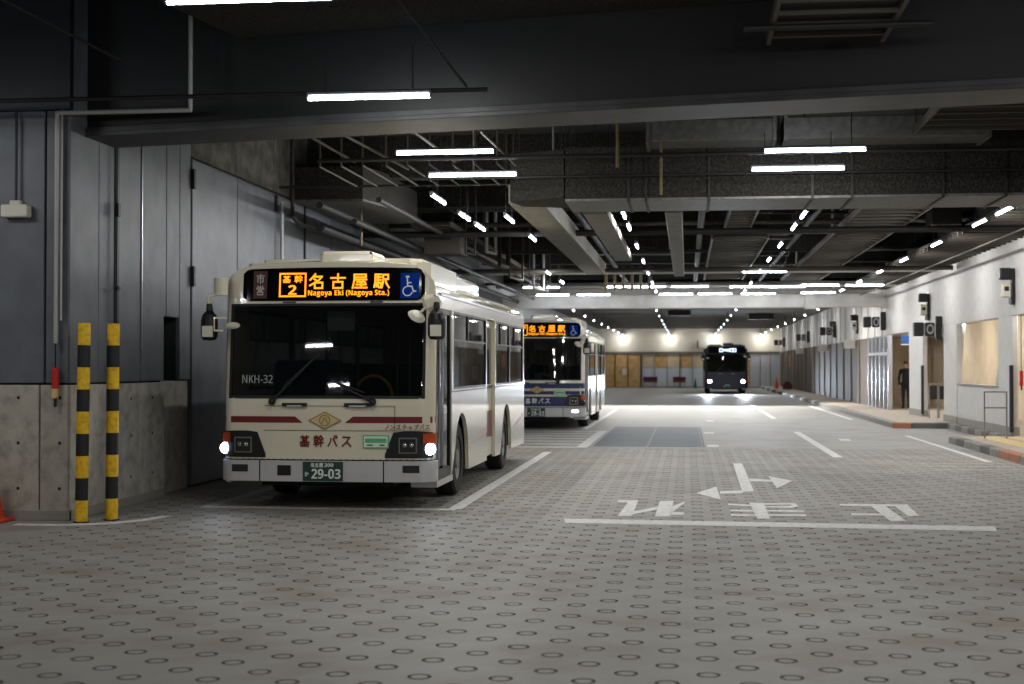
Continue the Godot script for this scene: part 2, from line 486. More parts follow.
# ------------------------------------------------------------------ set-up
func _ready() -> void:
	rng.seed = 7
	var cam := Camera3D.new()
	cam.name = "camera"
	cam.position = EYE
	cam.rotation = Vector3(pitch, yaw, 0)
	cam.near = 0.05
	cam.far = 400.0
	var lens := CameraAttributesPhysical.new()
	lens.frustum_focal_length = 50.0
	lens.frustum_focus_distance = 17.5
	lens.exposure_aperture = 2.0
	cam.attributes = lens
	cam.fov = rad_to_deg(2.0 * atan(342.0 / FOCAL))
	cam.current = true
	add_child(cam)
	var around := WorldEnvironment.new()
	around.name = "surroundings"
	var env := Environment.new()
	env.background_mode = Environment.BG_COLOR
	env.background_color = Color.BLACK
	env.tonemap_mode = Environment.TONE_MAPPER_LINEAR
	env.tonemap_exposure = 1.0
	env.sdfgi_enabled = true
	env.ssao_enabled = true
	env.ssil_enabled = true
	around.environment = env
	add_child(around)

	bold = SystemFont.new()
	bold.font_names = PackedStringArray(["Droid Sans"])
	bold.font_weight = 700
	sans = SystemFont.new()
	sans.font_names = PackedStringArray(["Droid Sans"])
	make_materials()
	build_lamps()
	build_floor()
	build_walls_left()
	build_walls_right()
	build_wall_far()
	build_ceiling()
	build_marks()
	build_buses()
	build_small_things()


func build_lamps() -> void:
	var g := "fluorescent lamps set across the road"
	lamp("ceiling_lamp", Vector3(-3.09, 4.30, -9.76), false, "white fluorescent tube lamp hung across the road near the pale conduit", g)
	lamp("ceiling_lamp", Vector3(-3.06, 4.30, -13.48), false, "white fluorescent tube lamp on the dark rail before the black beam", g)
	lamp("ceiling_lamp", Vector3(-2.93, 4.30, -17.09), false, "white fluorescent tube lamp just behind the black beam, over the parked bus side", g)
	lamp("ceiling_lamp", Vector3(-2.90, 4.30, -19.16), false, "white fluorescent tube lamp before the rough insulated duct, over the parked bus side", g)
	lamp("ceiling_lamp", Vector3(1.54, 4.30, -17.47), false, "white fluorescent tube lamp below the silver duct, over the stop line side", g)
	lamp("ceiling_lamp", Vector3(1.46, 4.30, -19.10), false, "white fluorescent tube lamp before the rough insulated duct, over the stop line side", g)
	# more of the same rows, behind and beside the camera: they light the near floor and show in the windscreen
	for q in [[1.5, -9.0, 0.7], [5.6, -9.8, 1.8], [-8.3, -12.7, 0.75], [5.6, -4.5, 1.5], [1.5, -4.5, 0.7], [5.6, 1.0, 1.0], [-7.7, -4.5, 0.6], [-7.9, 0.5, 0.6], [-9.6, -9.0, 0.4]]:
		lamp("ceiling_lamp", Vector3(q[0], 4.3, q[1]), false, "white fluorescent tube lamp above the near stretch of stamped floor", g, 1.2, 0.5, q[2], 26.0 if q[0] < -7.0 else 38.0)
	g = "fluorescent lamps in rows along the road"
	for d in [21.9, 24.5, 26.4, 39.5, 43.9]:
		lamp("ceiling_lamp", Vector3(-3.86, 4.3, -d), true, "fluorescent tube lamp in the row along the wall side, above the parked buses", g)
	for d in [25.0, 28.8]:
		lamp("ceiling_lamp", Vector3(-3.13, 4.3, -d), true, "fluorescent tube lamp of the short row of two beside the long grey duct", g)
	for d in [24.5, 26.6, 30.9, 35.4, 39.9, 44.5, 49.6]:
		lamp("ceiling_lamp", Vector3(-1.08, 4.3, -d), true, "fluorescent tube lamp in the row between the two flat grey ducts", g, 1.2, 0.5, 0.5)
	for d in [24.8, 27.0, 31.0, 35.2, 39.6, 45.2, 49.6]:
		lamp("ceiling_lamp", Vector3(2.0, 4.3, -d), true, "fluorescent tube lamp in the row beside the ladder trays", g, 1.2, 0.5, 0.4)
	for d in [24.7, 26.7, 31.2, 35.8, 40.2, 44.9, 49.9]:
		lamp("ceiling_lamp", Vector3(5.3, 4.3, -d), true, "fluorescent tube lamp in the row next to the white platform wall", g, 1.2, 0.5, 1.7, 50.0)
	var rows := [[-5.0, "the parked bus side"], [-1.35, "the tan doors"], [2.13, "the oncoming bus"], [5.66, "the platform kerb"]]
	for r in rows:
		for k in 9:
			lamp("ceiling_lamp", Vector3(r[0], 4.15, -(56.0 + k * 6.9)), true, "tube lamp in the row beyond the white beam over " + r[1], "lamps beyond the white beam", 0.8, 0.45, 0.75)
	g = "fluorescent lamps before the white beam"
	for p in [[2.0, 47.4], [3.25, 47.5], [4.25, 46.7], [4.63, 51.5], [2.55, 52.0], [1.0, 51.8], [2.13, 39.85], [0.1, 47.1], [-2.1, 46.9], [-0.4, 52.0], [-1.3, 47.0], [-3.4, 52.0], [-4.8, 47.0], [-4.9, 52.0], [5.7, 47.0]]:
		lamp("ceiling_lamp", Vector3(p[0], 4.3, -p[1]), false, "fluorescent tube lamp across the road in the cluster before the white beam", g, 1.2, 0.5, 0.26, 20.0)
	g = "lamps of the platform behind the lintel"
	for d in [33.0, 36.8, 42.0, 46.4, 50.6, 55.0]:
		lamp("platform_lamp", Vector3(7.9, 2.98, -d), true, "fluorescent tube lamp inside the platform openings behind the lintel", g, 1.2, 0.14, 0.8)
	g = "lamps hidden behind the white beam"
	for i in 8:
		var o := lamp("ceiling_lamp", Vector3(-4.6 + i * 1.22, 4.42, -59.8), false, "fluorescent tube lamp with a dark skirt, close behind the white beam", g, 1.2, 0.18, 3.8, 8.0)
		put("skirt", bx(Vector3(0, -0.095, -0.1), Vector3(1.21, 0.31, 0.008)), M.black_steel, o)


# ------------------------------------------------------------------ floor
func build_floor() -> void:
	var m := MB.new()
	var X0 := -6.525
	var X1 := 6.525
	var D0 := 5.72
	var step := 0.225
	var pitch_z := 0.44
	var rows := 55
	var D1 := D0 + rows * pitch_z
	var up := Vector3.UP
	var seg := 14
	var ro := 0.068
	var ri := 0.050
	var deep := 0.007
	var ring_centres := []
	var cols := int(round((X1 - X0) / step))
	for i in cols:
		var xa := X0 + i * step
		var xb := xa + step
		var xc := (xa + xb) / 2
		var shift := pitch_z / 2 if i % 2 else 0.0
		if shift > 0.0:
			m.quad(Vector3(xa, 0, -D0), Vector3(xb, 0, -D0), Vector3(xb, 0, -D0 - shift), Vector3(xa, 0, -D0 - shift), up)
			m.quad(Vector3(xa, 0, -D1 + shift), Vector3(xb, 0, -D1 + shift), Vector3(xb, 0, -D1), Vector3(xa, 0, -D1), up)
		for j in rows - (1 if shift > 0.0 else 0):
			var za := -(D0 + shift + j * pitch_z)
			var zb := za - pitch_z
			var c := Vector3(xc + rng.randf_range(-0.006, 0.006), 0, (za + zb) / 2 + rng.randf_range(-0.008, 0.008))
			if c.x < -0.62 * -c.z - 0.6 or c.x > 0.30 * -c.z + 0.6 or -c.z > 29.6 or -c.z < 6.6:
				m.quad(Vector3(xa, 0, za), Vector3(xb, 0, za), Vector3(xb, 0, zb), Vector3(xa, 0, zb), up)
				continue
			ring_centres.append(c)
			# square with a round hole, and the disc inside the groove
			for k in seg:
				var t0 := TAU * k / seg
				var t1 := TAU * (k + 1) / seg
				var q0 := Vector3(cos(t0), 0, sin(t0))
				var q1 := Vector3(cos(t1), 0, sin(t1))
				m.tri(c, c + q0 * ri, c + q1 * ri, up, up, up)
				m.quad(c + q0 * ro, c + q1 * ro, edge_of(c, q1, xa, xb, za, zb), edge_of(c, q0, xa, xb, za, zb), up)
			for p in [Vector3(xa, 0, za), Vector3(xb, 0, za), Vector3(xb, 0, zb), Vector3(xa, 0, zb)]:
				# corner triangles left between the spokes
				var ang := atan2(p.z - c.z, p.x - c.x)
				var k0 := floorf(ang / TAU * seg)
				var e0 := edge_of(c, Vector3(cos(k0 * TAU / seg), 0, sin(k0 * TAU / seg)), xa, xb, za, zb)
				var e1 := edge_of(c, Vector3(cos((k0 + 1) * TAU / seg), 0, sin((k0 + 1) * TAU / seg)), xa, xb, za, zb)
				m.tri(p, e0, e1, up, up, up)
	# plain stretches round the stamped field
	for r in [[-12.0, X0, -14.0, 29.92], [X1, 10.0, -14.0, 29.92], [X0, X1, -14.0, D0]]:
		m.quad(Vector3(r[0], 0, -r[2]), Vector3(r[1], 0, -r[2]), Vector3(r[1], 0, -r[3]), Vector3(r[0], 0, -r[3]), up)
	var f := put("floor", m, M.floor)
	struct(f, "grey concrete bus bay floor stamped with small rings")
	# the grooves
	var g := MB.new()
	for k in seg:
		var q0 := Vector3(cos(TAU * k / seg), 0, sin(TAU * k / seg))
		var q1 := Vector3(cos(TAU * (k + 1) / seg), 0, sin(TAU * (k + 1) / seg))
		var dn := Vector3(0, -deep, 0)
		g.quads(q0 * ro, q1 * ro, q1 * (ro - 0.003) + dn, q0 * (ro - 0.003) + dn, -q0, -q1, -q1, -q0)
		g.quads(q0 * ri, q1 * ri, q1 * (ri + 0.003) + dn, q0 * (ri + 0.003) + dn, q0, q1, q1, q0)
		g.quad(q0 * (ro - 0.003) + dn, q1 * (ro - 0.003) + dn, q1 * (ri + 0.003) + dn, q0 * (ri + 0.003) + dn, up)
	var gm := g.mesh()
	ring_centres.sort_custom(func(a, b): return a.z > b.z)
	var wear := FastNoiseLite.new()
	wear.seed = 5
	wear.frequency = 0.35
	var rest := []
	for i in ring_centres.size():
		var c: Vector3 = ring_centres[i]
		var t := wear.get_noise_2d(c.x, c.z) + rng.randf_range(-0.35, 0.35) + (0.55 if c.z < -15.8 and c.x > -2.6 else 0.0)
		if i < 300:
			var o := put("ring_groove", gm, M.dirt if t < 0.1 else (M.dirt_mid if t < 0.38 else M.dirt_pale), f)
			o.position = c
		else:
			rest.append([c, t])
	var mm := MultiMesh.new()
	mm.transform_format = MultiMesh.TRANSFORM_3D
	mm.use_colors = true
	mm.mesh = gm
	mm.instance_count = rest.size()
	for i in rest.size():
		mm.set_instance_transform(i, Transform3D(Basis.IDENTITY, rest[i][0]))
		var t: float = rest[i][1]
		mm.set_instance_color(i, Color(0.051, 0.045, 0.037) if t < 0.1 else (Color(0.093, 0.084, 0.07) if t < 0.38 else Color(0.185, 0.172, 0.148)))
	var mi := MultiMeshInstance3D.new()
	mi.name = "ring_groove_field"
	mi.multimesh = mm
	mi.material_override = M.dirt_any
	mi.set_meta("kind", "stuff")
	f.add_child(mi)
	# smoother roadway beyond
	var r2 := ext(-12.0, 10.0, -0.3, 0.0, 29.92, 116.0)
	struct(put("floor_far", r2, M.road), "smooth pale grey roadway beyond the ring-stamped bay floor")
	struct(put("floor_base", ext(-12.0, 10.0, -0.4, -0.05, -14.0, 29.92), M.dark_joint), "concrete base slab under the stamped floor")


func edge_of(c: Vector3, q: Vector3, xa: float, xb: float, za: float, zb: float) -> Vector3:
	var t := 1e9
	if q.x > 1e-6: t = minf(t, (xb - c.x) / q.x)
	if q.x < -1e-6: t = minf(t, (xa - c.x) / q.x)
	if q.z > 1e-6: t = minf(t, (za - c.z) / q.z)
	if q.z < -1e-6: t = minf(t, (zb - c.z) / q.z)
	return c + q * t


# ------------------------------------------------------------------ left side
func build_walls_left() -> void:
	# pillar block with blue-grey metal above bare concrete
	var p := node("wall_left")
	struct(p, "blue-grey metal clad wall block on a bare concrete base")
	put("wall_core", ext(-11.9, -6.81, 0.0, 5.9, 15.01, 17.82), M.dark_joint, p)
	var fronts := [[-9.6, -8.35], [-8.34, -7.10], [-7.09, -6.76]]
	for r in fronts:
		put("concrete_panel", ext(r[0] + 0.004, r[1] - 0.004, 0.0, 1.49, 14.95, 15.05, 0.006), M.concrete, p)
	for r in [[-9.6, -8.30], [-8.29, -7.05], [-7.04, -6.76]]:
		put("cladding_panel", ext(r[0] + 0.006, r[1] - 0.006, 1.51, 5.9, 14.96, 15.05, 0.008), M.cladding, p)
	for r in [[14.96, 15.74], [15.74, 17.0], [17.0, 17.82]]:
		put("concrete_panel", ext(-6.84, -6.75, 0.0, 1.49, r[0] + 0.004, r[1] - 0.004, 0.006), M.concrete, p)
	for r in [[14.96, 15.74], [15.74, 17.02], [17.04, 17.82]]:
		put("cladding_panel", ext(-6.84, -6.76, 1.51, 5.9, r[0] + 0.006, r[1] - 0.006, 0.008), M.cladding, p)
	put("fascia", ext(-11.9, -6.72, 4.52, 5.9, 14.86, 14.95), M.beam, p)
	put("plinth", ext(-9.6, -6.73, 0.0, 0.11, 14.93, 14.97, 0.005), M.stone_base, p)
	put("plinth", ext(-6.77, -6.73, 0.0, 0.11, 14.93, 17.82, 0.005), M.stone_base, p)
	put("cover_strip", ext(-6.76, -6.745, 1.9, 4.5, 17.02, 17.04), M.alu, p)
	put("drain_channel", ext(-6.76, -6.735, 0.05, 4.6, 16.22, 16.28), M.black_steel, p)
	var hole := MB.new()
	hole.lathe([Vector2(0.0, 0.002), Vector2(0.011, 0.002), Vector2(0.015, 0.004), Vector2(0.019, 0.0)], 10)
	var hm := hole.mesh()
	for x in [-9.1, -8.6, -8.1, -7.34, -6.86]:
		for y in [0.35, 0.85, 1.35]:
			var h := put("form_tie_hole", hm, M.dark_joint, p)
			h.transform = Transform3D(Basis(Vector3.RIGHT, PI / 2), Vector3(x, y, -14.949))
	for d in [15.4, 16.0, 16.7, 17.4]:
		for y in [0.35, 0.85, 1.3]:
			var h := put("form_tie_hole", hm, M.dark_joint, p)
			h.transform = Transform3D(Basis(Vector3.BACK, -PI / 2), Vector3(-6.749, y, -d))

	# wall behind the buses: a niche, then tall steel doors
	var w := node("wall_side")
	struct(w, "long blue-grey steel wall with tall doors behind the parked buses")
	put("wall_core", ext(-7.6, -6.96, 0.0, 1.50, 17.82, 19.26), M.concrete, w)
	put("wall_core", ext(-7.6, -7.5, 1.50, 2.36, 17.82, 19.26), M.dark_joint, w)
	put("wall_core", ext(-7.6, -6.98, 2.36, 5.9, 17.82, 19.26), M.dark_joint, w)
	put("wall_core", ext(-7.5, -6.98, 1.50, 2.36, 18.82, 19.26), M.dark_joint, w)
	put("concrete_panel", ext(-6.98, -6.92, 0.0, 1.49, 17.83, 19.0, 0.006), M.concrete, w)
	for r in [[17.83, 18.32], [18.33, 18.82], [18.83, 19.26]]:
		put("cladding_panel", ext(-6.98, -6.92, 1.51 if r[0] > 18.82 else 2.36, 5.9, r[0], r[1] - 0.01, 0.008), M.cladding, w)
	put("wall_core", ext(-7.6, -6.99, 0.0, 5.9, 19.26, 112.5), M.dark_joint, w)
	var edges := [19.28, 21.31, 23.34, 25.2, 27.1, 29.0, 30.9, 32.8]
	for i in edges.size() - 1:
		put("steel_door", ext(-6.99, -6.91, 0.02, 4.62, edges[i] + 0.015, edges[i + 1] - 0.015, 0.01), M.door_steel, w)
		put("lintel_panel", ext(-6.99, -6.94, 4.66, 5.9, edges[i] + 0.01, edges[i + 1] - 0.01, 0.01), M.lintel, w)
	for i in range(0, 40):
		var a := 32.8 + i * 2.0
		if a < 110.0:
			put("cladding_panel", ext(-6.99, -6.92, 0.02, 5.9, a + 0.012, a + 1.988, 0.01), M.cladding, w)
	for d in [19.28, 23.34]:
		for y in ([4.33, 2.96] if d < 20.0 else [4.45, 3.0]):
			put("hinge", ext(-6.92, -6.86, y - 0.14, y + 0.14, d - 0.05, d + 0.03, 0.006), M.black_steel, w)
	put("door_channel", ext(-6.92, -6.88, 0.0, 5.3, 25.15, 25.22), M.black_steel, w)

	# shell closing the room on the near side
	struct(put("wall_near", ext(-12.2, 10.0, -0.3, 6.2, -14.3, -14.0), M.cladding), "plain metal wall behind the camera")
	struct(put("wall_corner", ext(-12.3, -12.0, -0.3, 6.2, -14.0, 15.0), M.cladding), "plain metal side wall of the near bay")


# ------------------------------------------------------------------ right side
func build_walls_right() -> void:
	var w := node("wall_right")
	struct(w, "white plastered platform wall with openings and piers")
	put("upper_wall", ext(7.2, 7.34, 2.83, 5.9, 12.0, 53.2, 0.0), M.sooty, w)
	put("platform_ceiling", ext(7.34, 9.9, 3.12, 3.4, 12.0, 62.0), M.plaster, w)
	put("near_wall", ext(7.2, 9.6, 0.0, 5.9, -14.0, 12.0), M.plaster, w)
	put("back_wall", ext(9.5, 9.9, 0.0, 3.14, 12.0, 62.0), M.beige, w)
	for r in [[32.9, 34.3], [39.45, 41.4], [45.0, 47.7], [22.0, 24.0]]:
		put("pier", ext(7.2, 7.34, 0.0, 2.84, r[0], r[1], 0.015), M.plaster, w)
		put("pier_base", ext(7.18, 7.36, 0.14, 0.34, r[0] - 0.02, r[1] + 0.02, 0.01), M.stone_base, w)
	put("parapet", ext(7.22, 7.4, 0.1, 1.2, 34.3, 39.45, 0.01), M.plaster, w)
	put("parapet_base", ext(7.2, 7.42, 0.14, 0.34, 34.3, 39.45, 0.01), M.stone_base, w)
	put("parapet_cap", ext(7.19, 7.43, 1.2, 1.23, 34.3, 39.45), M.stone_base, w)
	for q in [[35.2, 37.0], [41.6, 42.6]]:
		var m := MB.new()
		m.tube(Vector3(7.75, 1.0, -q[1]), Vector3(7.75, 3.1, -q[0]), 0.11, 12)
		put("slanted_brace", m, M.plaster, w)
	# inner wall behind the guard gates
	put("cross_wall", ext(7.34, 9.5, 0.1, 3.12, 57.4, 57.6), M.beige, w)
	for d in [32.86, 44.95]:
		put("corner_guard", ext(7.14, 7.22, 0.22, 1.72, d - 0.03, d + 0.06, 0.01), M.navy, w)
	put("far_band", ext(7.2, 9.6, 2.80, 5.0, 53.2, 112.0), M.plaster, w)
	for i in 28:
		var a := 54.0 + i * 2.05
		put("band_rib", ext(7.15, 7.22, 2.80, 4.6, a, a + 0.9, 0.02), M.plaster, w)
	# platform with kerb
	var k := node("platform_floor")
	struct(k, "raised tan paved platform with a stone kerb")
	var slabs := [[5.95, 9.6, 12.0, 32.5], [7.2, 9.6, 32.5, 40.0], [5.8, 9.6, 40.0, 111.0]]
	for s in slabs:
		put("paving", ext(s[0], s[1], -0.1, 0.145, s[2], s[3]), M.paving, k)
	put("tactile_strip", ext(6.3, 6.75, 0.14, 0.151, 12.0, 32.2), M.tactile, k)
	put("tactile_strip", ext(6.9, 9.0, 0.14, 0.150, 30.2, 32.2), M.tactile, k)
	var d := 12.0
	while d < 32.4:
		var e := minf(d + 0.85, 32.5)
		put("kerb_stone", ext(5.73, 5.95, -0.1, 0.15, d + 0.006, e - 0.006, 0.02), M.kerb_orange if (d < 26.6 and d > 25.6) else (M.kerb_dark if int(d / 0.85) % 3 == 0 else M.kerb), k)
		d = e
	put("kerb_stone", ext(5.95, 7.0, -0.1, 0.15, 32.5, 32.7, 0.02), M.kerb, k)
	d = 32.7
	while d < 39.9:
		var e := minf(d + 0.85, 40.0)
		put("kerb_stone", ext(7.0, 7.2, -0.1, 0.15, d + 0.006, e - 0.006, 0.02), M.kerb_dark if int(d / 0.85) % 2 == 0 else M.kerb, k)
		d = e
	put("kerb_stone", ext(5.57, 6.05, -0.1, 0.15, 39.8, 40.1, 0.02), M.kerb_orange, k)
	put("kerb_stone", ext(6.06, 7.2, -0.1, 0.15, 39.8, 40.1, 0.02), M.kerb_dark, k)
	d = 40.1
	while d < 110.0:
		var e := minf(d + 1.6, 111.0)
		var far := d > 62.0
		put("kerb_stone", ext(5.57, 5.8, -0.1, 0.15, d + 0.01, e - 0.01, 0.02), (M.kerb_white if int(d / 1.6) % 4 == 0 else M.kerb_dark) if far and int(d / 1.6) % 2 == 0 else M.kerb, k)
		d = e
	# glass entrance between the openings and the screens
	var g := node("window_1")
	struct(g, "glazed entrance with pale metal mullions beside the platform")
	for x in [51.6, 52.7, 53.8, 54.9, 56.0, 57.1]:
		put("mullion", ext(7.05, 7.2, 0.145, 2.8, x - 0.07, x + 0.07, 0.01), M.alu, g)
	for i in 5:
		put("pane", ext(7.11, 7.13, 0.2, 2.75, 51.68 + i * 1.1, 52.62 + i * 1.1), M.glass, g)
	put("transom", ext(7.06, 7.19, 2.1, 2.2, 51.6, 57.1), M.alu, g)
	# row of dull metal screens to the far end
	var s := node("wall_screen")
	struct(s, "long row of dull brown-grey glossy screens along the platform")
	for i in 18:
		var a := 57.4 + i * 3.0
		put("screen_panel", ext(7.12, 7.2, 0.145, 2.79, a + 0.05, a + 2.95, 0.01), M.screen, s)
		put("screen_post", ext(7.06, 7.16, 0.145, 2.79, a - 0.05, a + 0.05, 0.01), M.screen_post, s)


# ------------------------------------------------------------------ far end
func build_wall_far() -> void:
	var w := node("wall_far")
	struct(w, "cream far wall with tan doors and a glazed waiting room below")
	put("upper_wall", ext(-7.6, 9.6, 2.80, 5.0, 111.9, 112.6), M.cream_wall, w)
	put("back_panel", ext(-7.6, 9.6, 0.0, 2.82, 114.5, 114.9), M.wood, w)
	put("return_wall", ext(-7.6, -6.7, 0.0, 2.8, 111.9, 114.5), M.plaster, w)
	put("return_wall", ext(7.2, 9.6, 0.0, 2.8, 111.9, 114.5), M.plaster, w)
	put("soffit", ext(-7.6, 9.6, 2.78, 2.82, 111.9, 114.6), M.stone_base, w)
	var x := -6.65
	for i in 3:
		put("tan_door", ext(x + 0.03, x + 0.97, 0.05, 2.6, 112.0, 112.1, 0.01), M.wood, w)
		x += 1.02
	put("door_notice", ext(-5.05, -4.75, 1.0, 1.5, 111.98, 112.0), M.white, w)
	for i in 7:
		var a := -3.5 + i * 0.98
		put("tan_panel", ext(a + 0.02, a + 0.96, 1.55, 2.6, 112.05, 112.15, 0.01), M.wood if i % 2 else M.beige, w)
		put("pale_panel", ext(a + 0.02, a + 0.96, 0.1, 1.53, 112.05, 112.15, 0.01), M.pale_panel, w)
		put("mullion", ext(a - 0.03, a + 0.03, 0.05, 2.7, 111.95, 112.1), M.steel if i != 3 else M.black_steel, w)
	put("side_panel", ext(3.4, 4.8, 0.05, 2.7, 112.0, 112.1, 0.01), M.wood, w)
	for i in 3:
		put("grey_door", ext(4.85 + i * 0.8, 5.6 + i * 0.8, 0.05, 2.7, 112.0, 112.1, 0.01), M.door_grey, w)
	put("sill_strip", ext(-6.7, 7.2, 0.0, 0.08, 111.8, 112.0), M.stone_base, w)
	put("head_rail", ext(-6.7, 7.2, 2.62, 2.8, 111.95, 112.1), M.stone_base, w)


# ------------------------------------------------------------------ overhead
func duct(called: String, m: MB, under: MB, label: String, mt: Material, group := "") -> void:
	var o := node(called)
	tag(o, label, "duct", group)
	var box := put("casing", m, mt, o).mesh.get_aabb()
	for x in [box.position.x + 0.06, box.end.x - 0.06]:
		for z in [lerpf(box.position.z, box.end.z, 0.3), lerpf(box.position.z, box.end.z, 0.8)]:
			put("hanger_rod", bx(Vector3(x, (box.end.y + 5.9) / 2, z), Vector3(0.015, 5.9 - box.end.y, 0.015)), M.pipe_dark, o)
	if under:
		put("under_sheet", under, M.galv, o)


func tray(x0: float, x1: float, y: float, d0: float, d1: float, gap: float, label: String) -> void:
	var o := node("cable_tray")
	tag(o, label, "cable tray", "ladder trays under the ceiling")
	for x in [x0, x1]:
		put("side_rail", ext(x - 0.02, x + 0.02, y, y + 0.1, d0, d1), M.tray, o)
	var rung := bx(Vector3.ZERO, Vector3(x1 - x0, 0.03, 0.05)).mesh()
	var d := d0 + 0.04
	while d < d1:
		put("rung", rung, M.tray, o).position = Vector3((x0 + x1) / 2, y + 0.02, -d)
		d += gap
	put("cable_bed", ext(x0 + 0.03, x1 - 0.03, y + 0.055, y + 0.10, d0, d1), M.tray_bed, o)
	var k := d0 + 0.4
	var rod := MB.new()
	rod.tube(Vector3(0, y + 0.05, 0), Vector3(0, 5.6, 0), 0.008, 6)
	var rm := rod.mesh()
	while k < d1:
		for x in [x0, x1]:
			put("hanger_rod", rm, M.pipe_dark, o).position = Vector3(x, 0, -k)
		k += 2.2


func pipe(pts: Array, r: float, mt: Material, label: String, group := "pipes under the ceiling", called := "ceiling_pipe") -> Node3D:
	var m := MB.new()
	m.path(pts, r, 8)
	return tag(put(called, m, mt), label, "pipe", group)


func build_ceiling() -> void:
	struct(put("ceiling", ext(-12.2, 10.0, 5.9, 6.2, -14.3, 53.5), M.slab), "dark ceiling slab over the near bays")
	struct(put("ceiling_far", ext(-7.6, 10.0, 4.62, 4.95, 53.5, 115.0), M.slab_far), "dim beige ceiling beyond the white beam")
	struct(put("wall_above", ext(-7.6, 10.0, 4.62, 6.2, 53.5, 53.8), M.slab), "dark ceiling step above the white beam")
	# the deep black beam across the view, turned a little off square
	var turn := Basis(Vector3.UP, -atan(0.165))
	var b := node("trim_1", Vector3(-0.73, 0, -14.37))
	b.basis = turn
	struct(b, "deep black steel beam crossing under the ceiling with a grey bottom flange")
	put("web", bx(Vector3(0.2, 5.12, -0.4), Vector3(21.0, 1.56, 0.72)), M.beam, b)
	put("flange", bx(Vector3(0.2, 4.32, -0.4), Vector3(21.0, 0.05, 0.82), 0.006), M.beam_flange, b)
	put("flange_lip", bx(Vector3(0.2, 4.37, 0.0), Vector3(21.0, 0.06, 0.03), 0.005), M.beam_flange, b)
	for i in 4:
		put("flange_lip", bx(Vector3(-6.0 + i * 4.2, 4.37, -0.8), Vector3(4.15, 0.06, 0.03), 0.005), M.beam_flange, b)
	var g := node("trim_2", Vector3(-0.73, 0, -14.37))
	g.basis = turn
	struct(g, "rough sprayed brown girder above the black beam")
	put("girder", bx(Vector3(3.6, 5.6, 0.85), Vector3(15.6, 0.62, 1.66)), M.rockwool, g)
	struct(put("trim_3", ext(-6.95, 7.2, 3.87, 4.36, 53.3, 53.9, 0.02), M.white_beam), "pale white beam spanning the road under the ceiling")
	struct(put("trim_4", ext(4.3, 4.75, 3.8, 4.40, 53.22, 53.32, 0.01), M.white_beam), "white plate on the face of the pale beam")
	for i in 5:
		var d := 25.5 + i * 5.6
		struct(put("trim_%d" % (5 + i), ext(-6.95, 7.2, 5.15, 5.9, d, d + 0.45), M.rockwool), "rough sprayed secondary beam across the dark ceiling")
	# ducts
	duct("air_duct", ext(-1.75, 7.15, 4.12, 4.86, 20.5, 21.9), ext(-1.75, 7.15, 4.08, 4.12, 20.5, 21.95, 0.005), "wide rough insulated duct across the road with a silver underside", M.rockwool)
	var rough := get_node("air_duct")
	for x in [-0.85, -0.6, 0.3, 1.75, 2.3, 3.55, 4.4, 5.6]:
		put("joint_band", ext(x, x + 0.035, 4.06, 4.9, 20.47, 21.96), M.pipe_dark, rough)
	var t := MB.new()
	t.slab(PackedVector2Array([Vector2(-1.77, -20.5), Vector2(-1.77, -21.9), Vector2(-2.5, -21.6), Vector2(-2.6, -20.9)]), 4.14, 4.84)
	duct("air_duct", t, null, "rough tapered end piece of the wide insulated duct", M.rockwool)
	var lp := PackedVector2Array([Vector2(-6.84, -24.3), Vector2(-5.62, -24.3), Vector2(-5.4, -25.4), Vector2(-5.4, -28.2), Vector2(-6.84, -28.2)])
	var lm := MB.new(); lm.slab(lp, 4.62, 5.2)
	var lu := MB.new(); lu.slab(lp, 4.58, 4.62)
	duct("air_duct", lm, lu, "rough insulated duct with a canted corner against the steel doors", M.rockwool)
	for q in [[-0.55, 1.2, "smooth silver duct section over the crossing lamps, on the bus side"], [1.3, 4.0, "smooth silver duct section over the crossing lamps, on the platform side"]]:
		var sd := tag(node("air_duct"), q[2], "duct", "silver duct sections")
		put("casing", ext(q[0], q[1], 4.76, 5.05, 19.4, 20.1, 0.012), M.galv, sd)
		put("flange_ring", ext(q[0], q[0] + 0.05, 4.73, 5.08, 19.36, 20.14), M.galv, sd)
		for x in [q[0] + 0.3, q[1] - 0.3]:
			put("hanger_rod", ext(x - 0.01, x + 0.01, 5.04, 5.9, 19.7, 19.72), M.pipe_dark, sd)
		put("flange_ring", ext(q[1] - 0.05, q[1], 4.73, 5.08, 19.36, 20.14), M.galv, sd)
	for q in [[-2.8, -2.25, 4.26, 22.3, 39.8, "long grey rectangular duct running between the bus row and the tan doors"], [-1.62, -1.24, 4.08, 22.2, 32.3, "short flat grey duct with a square end hung along the road"], [-0.34, -0.07, 4.08, 22.2, 38.0, "narrow flat grey duct hung along the middle of the road"]]:
		duct("air_duct", ext(q[0], q[1], q[2], q[2] + (0.32 if q[0] < -2.0 else 0.16), q[3], q[4], 0.012), null, q[5], M.duct_paint)
	# ladder trays
	tray(0.76, 1.8, 4.7, 8.5, 13.45, 0.42, "wide brown ladder tray under the ceiling before the black beam")
	tray(2.97, 4.41, 4.75, 16.4, 19.2, 0.42, "wide brown ladder tray above the road behind the black beam")
	tray(3.1, 4.3, 4.5, 22.4, 48.0, 0.6, "long brown ladder tray beside the platform lamp row")
	tray(0.78, 1.28, 4.5, 22.4, 30.0, 0.5, "narrow ladder tray beyond the rough insulated duct")
	tray(0.55, 1.75, 4.45, 31.0, 46.0, 0.6, "broad ladder tray over the middle of the road")
	tray(-5.6, -4.8, 4.55, 28.6, 50.0, 0.6, "ladder tray along the steel wall above the buses")
	# rails, conduits and pipes
	pipe([Vector3(-11.0, 4.36, -13.5), Vector3(-1.9, 4.36, -13.5)], 0.022, M.pipe_dark, "dark lamp rail crossing before the black beam", "lamp rails", "lamp_rail")
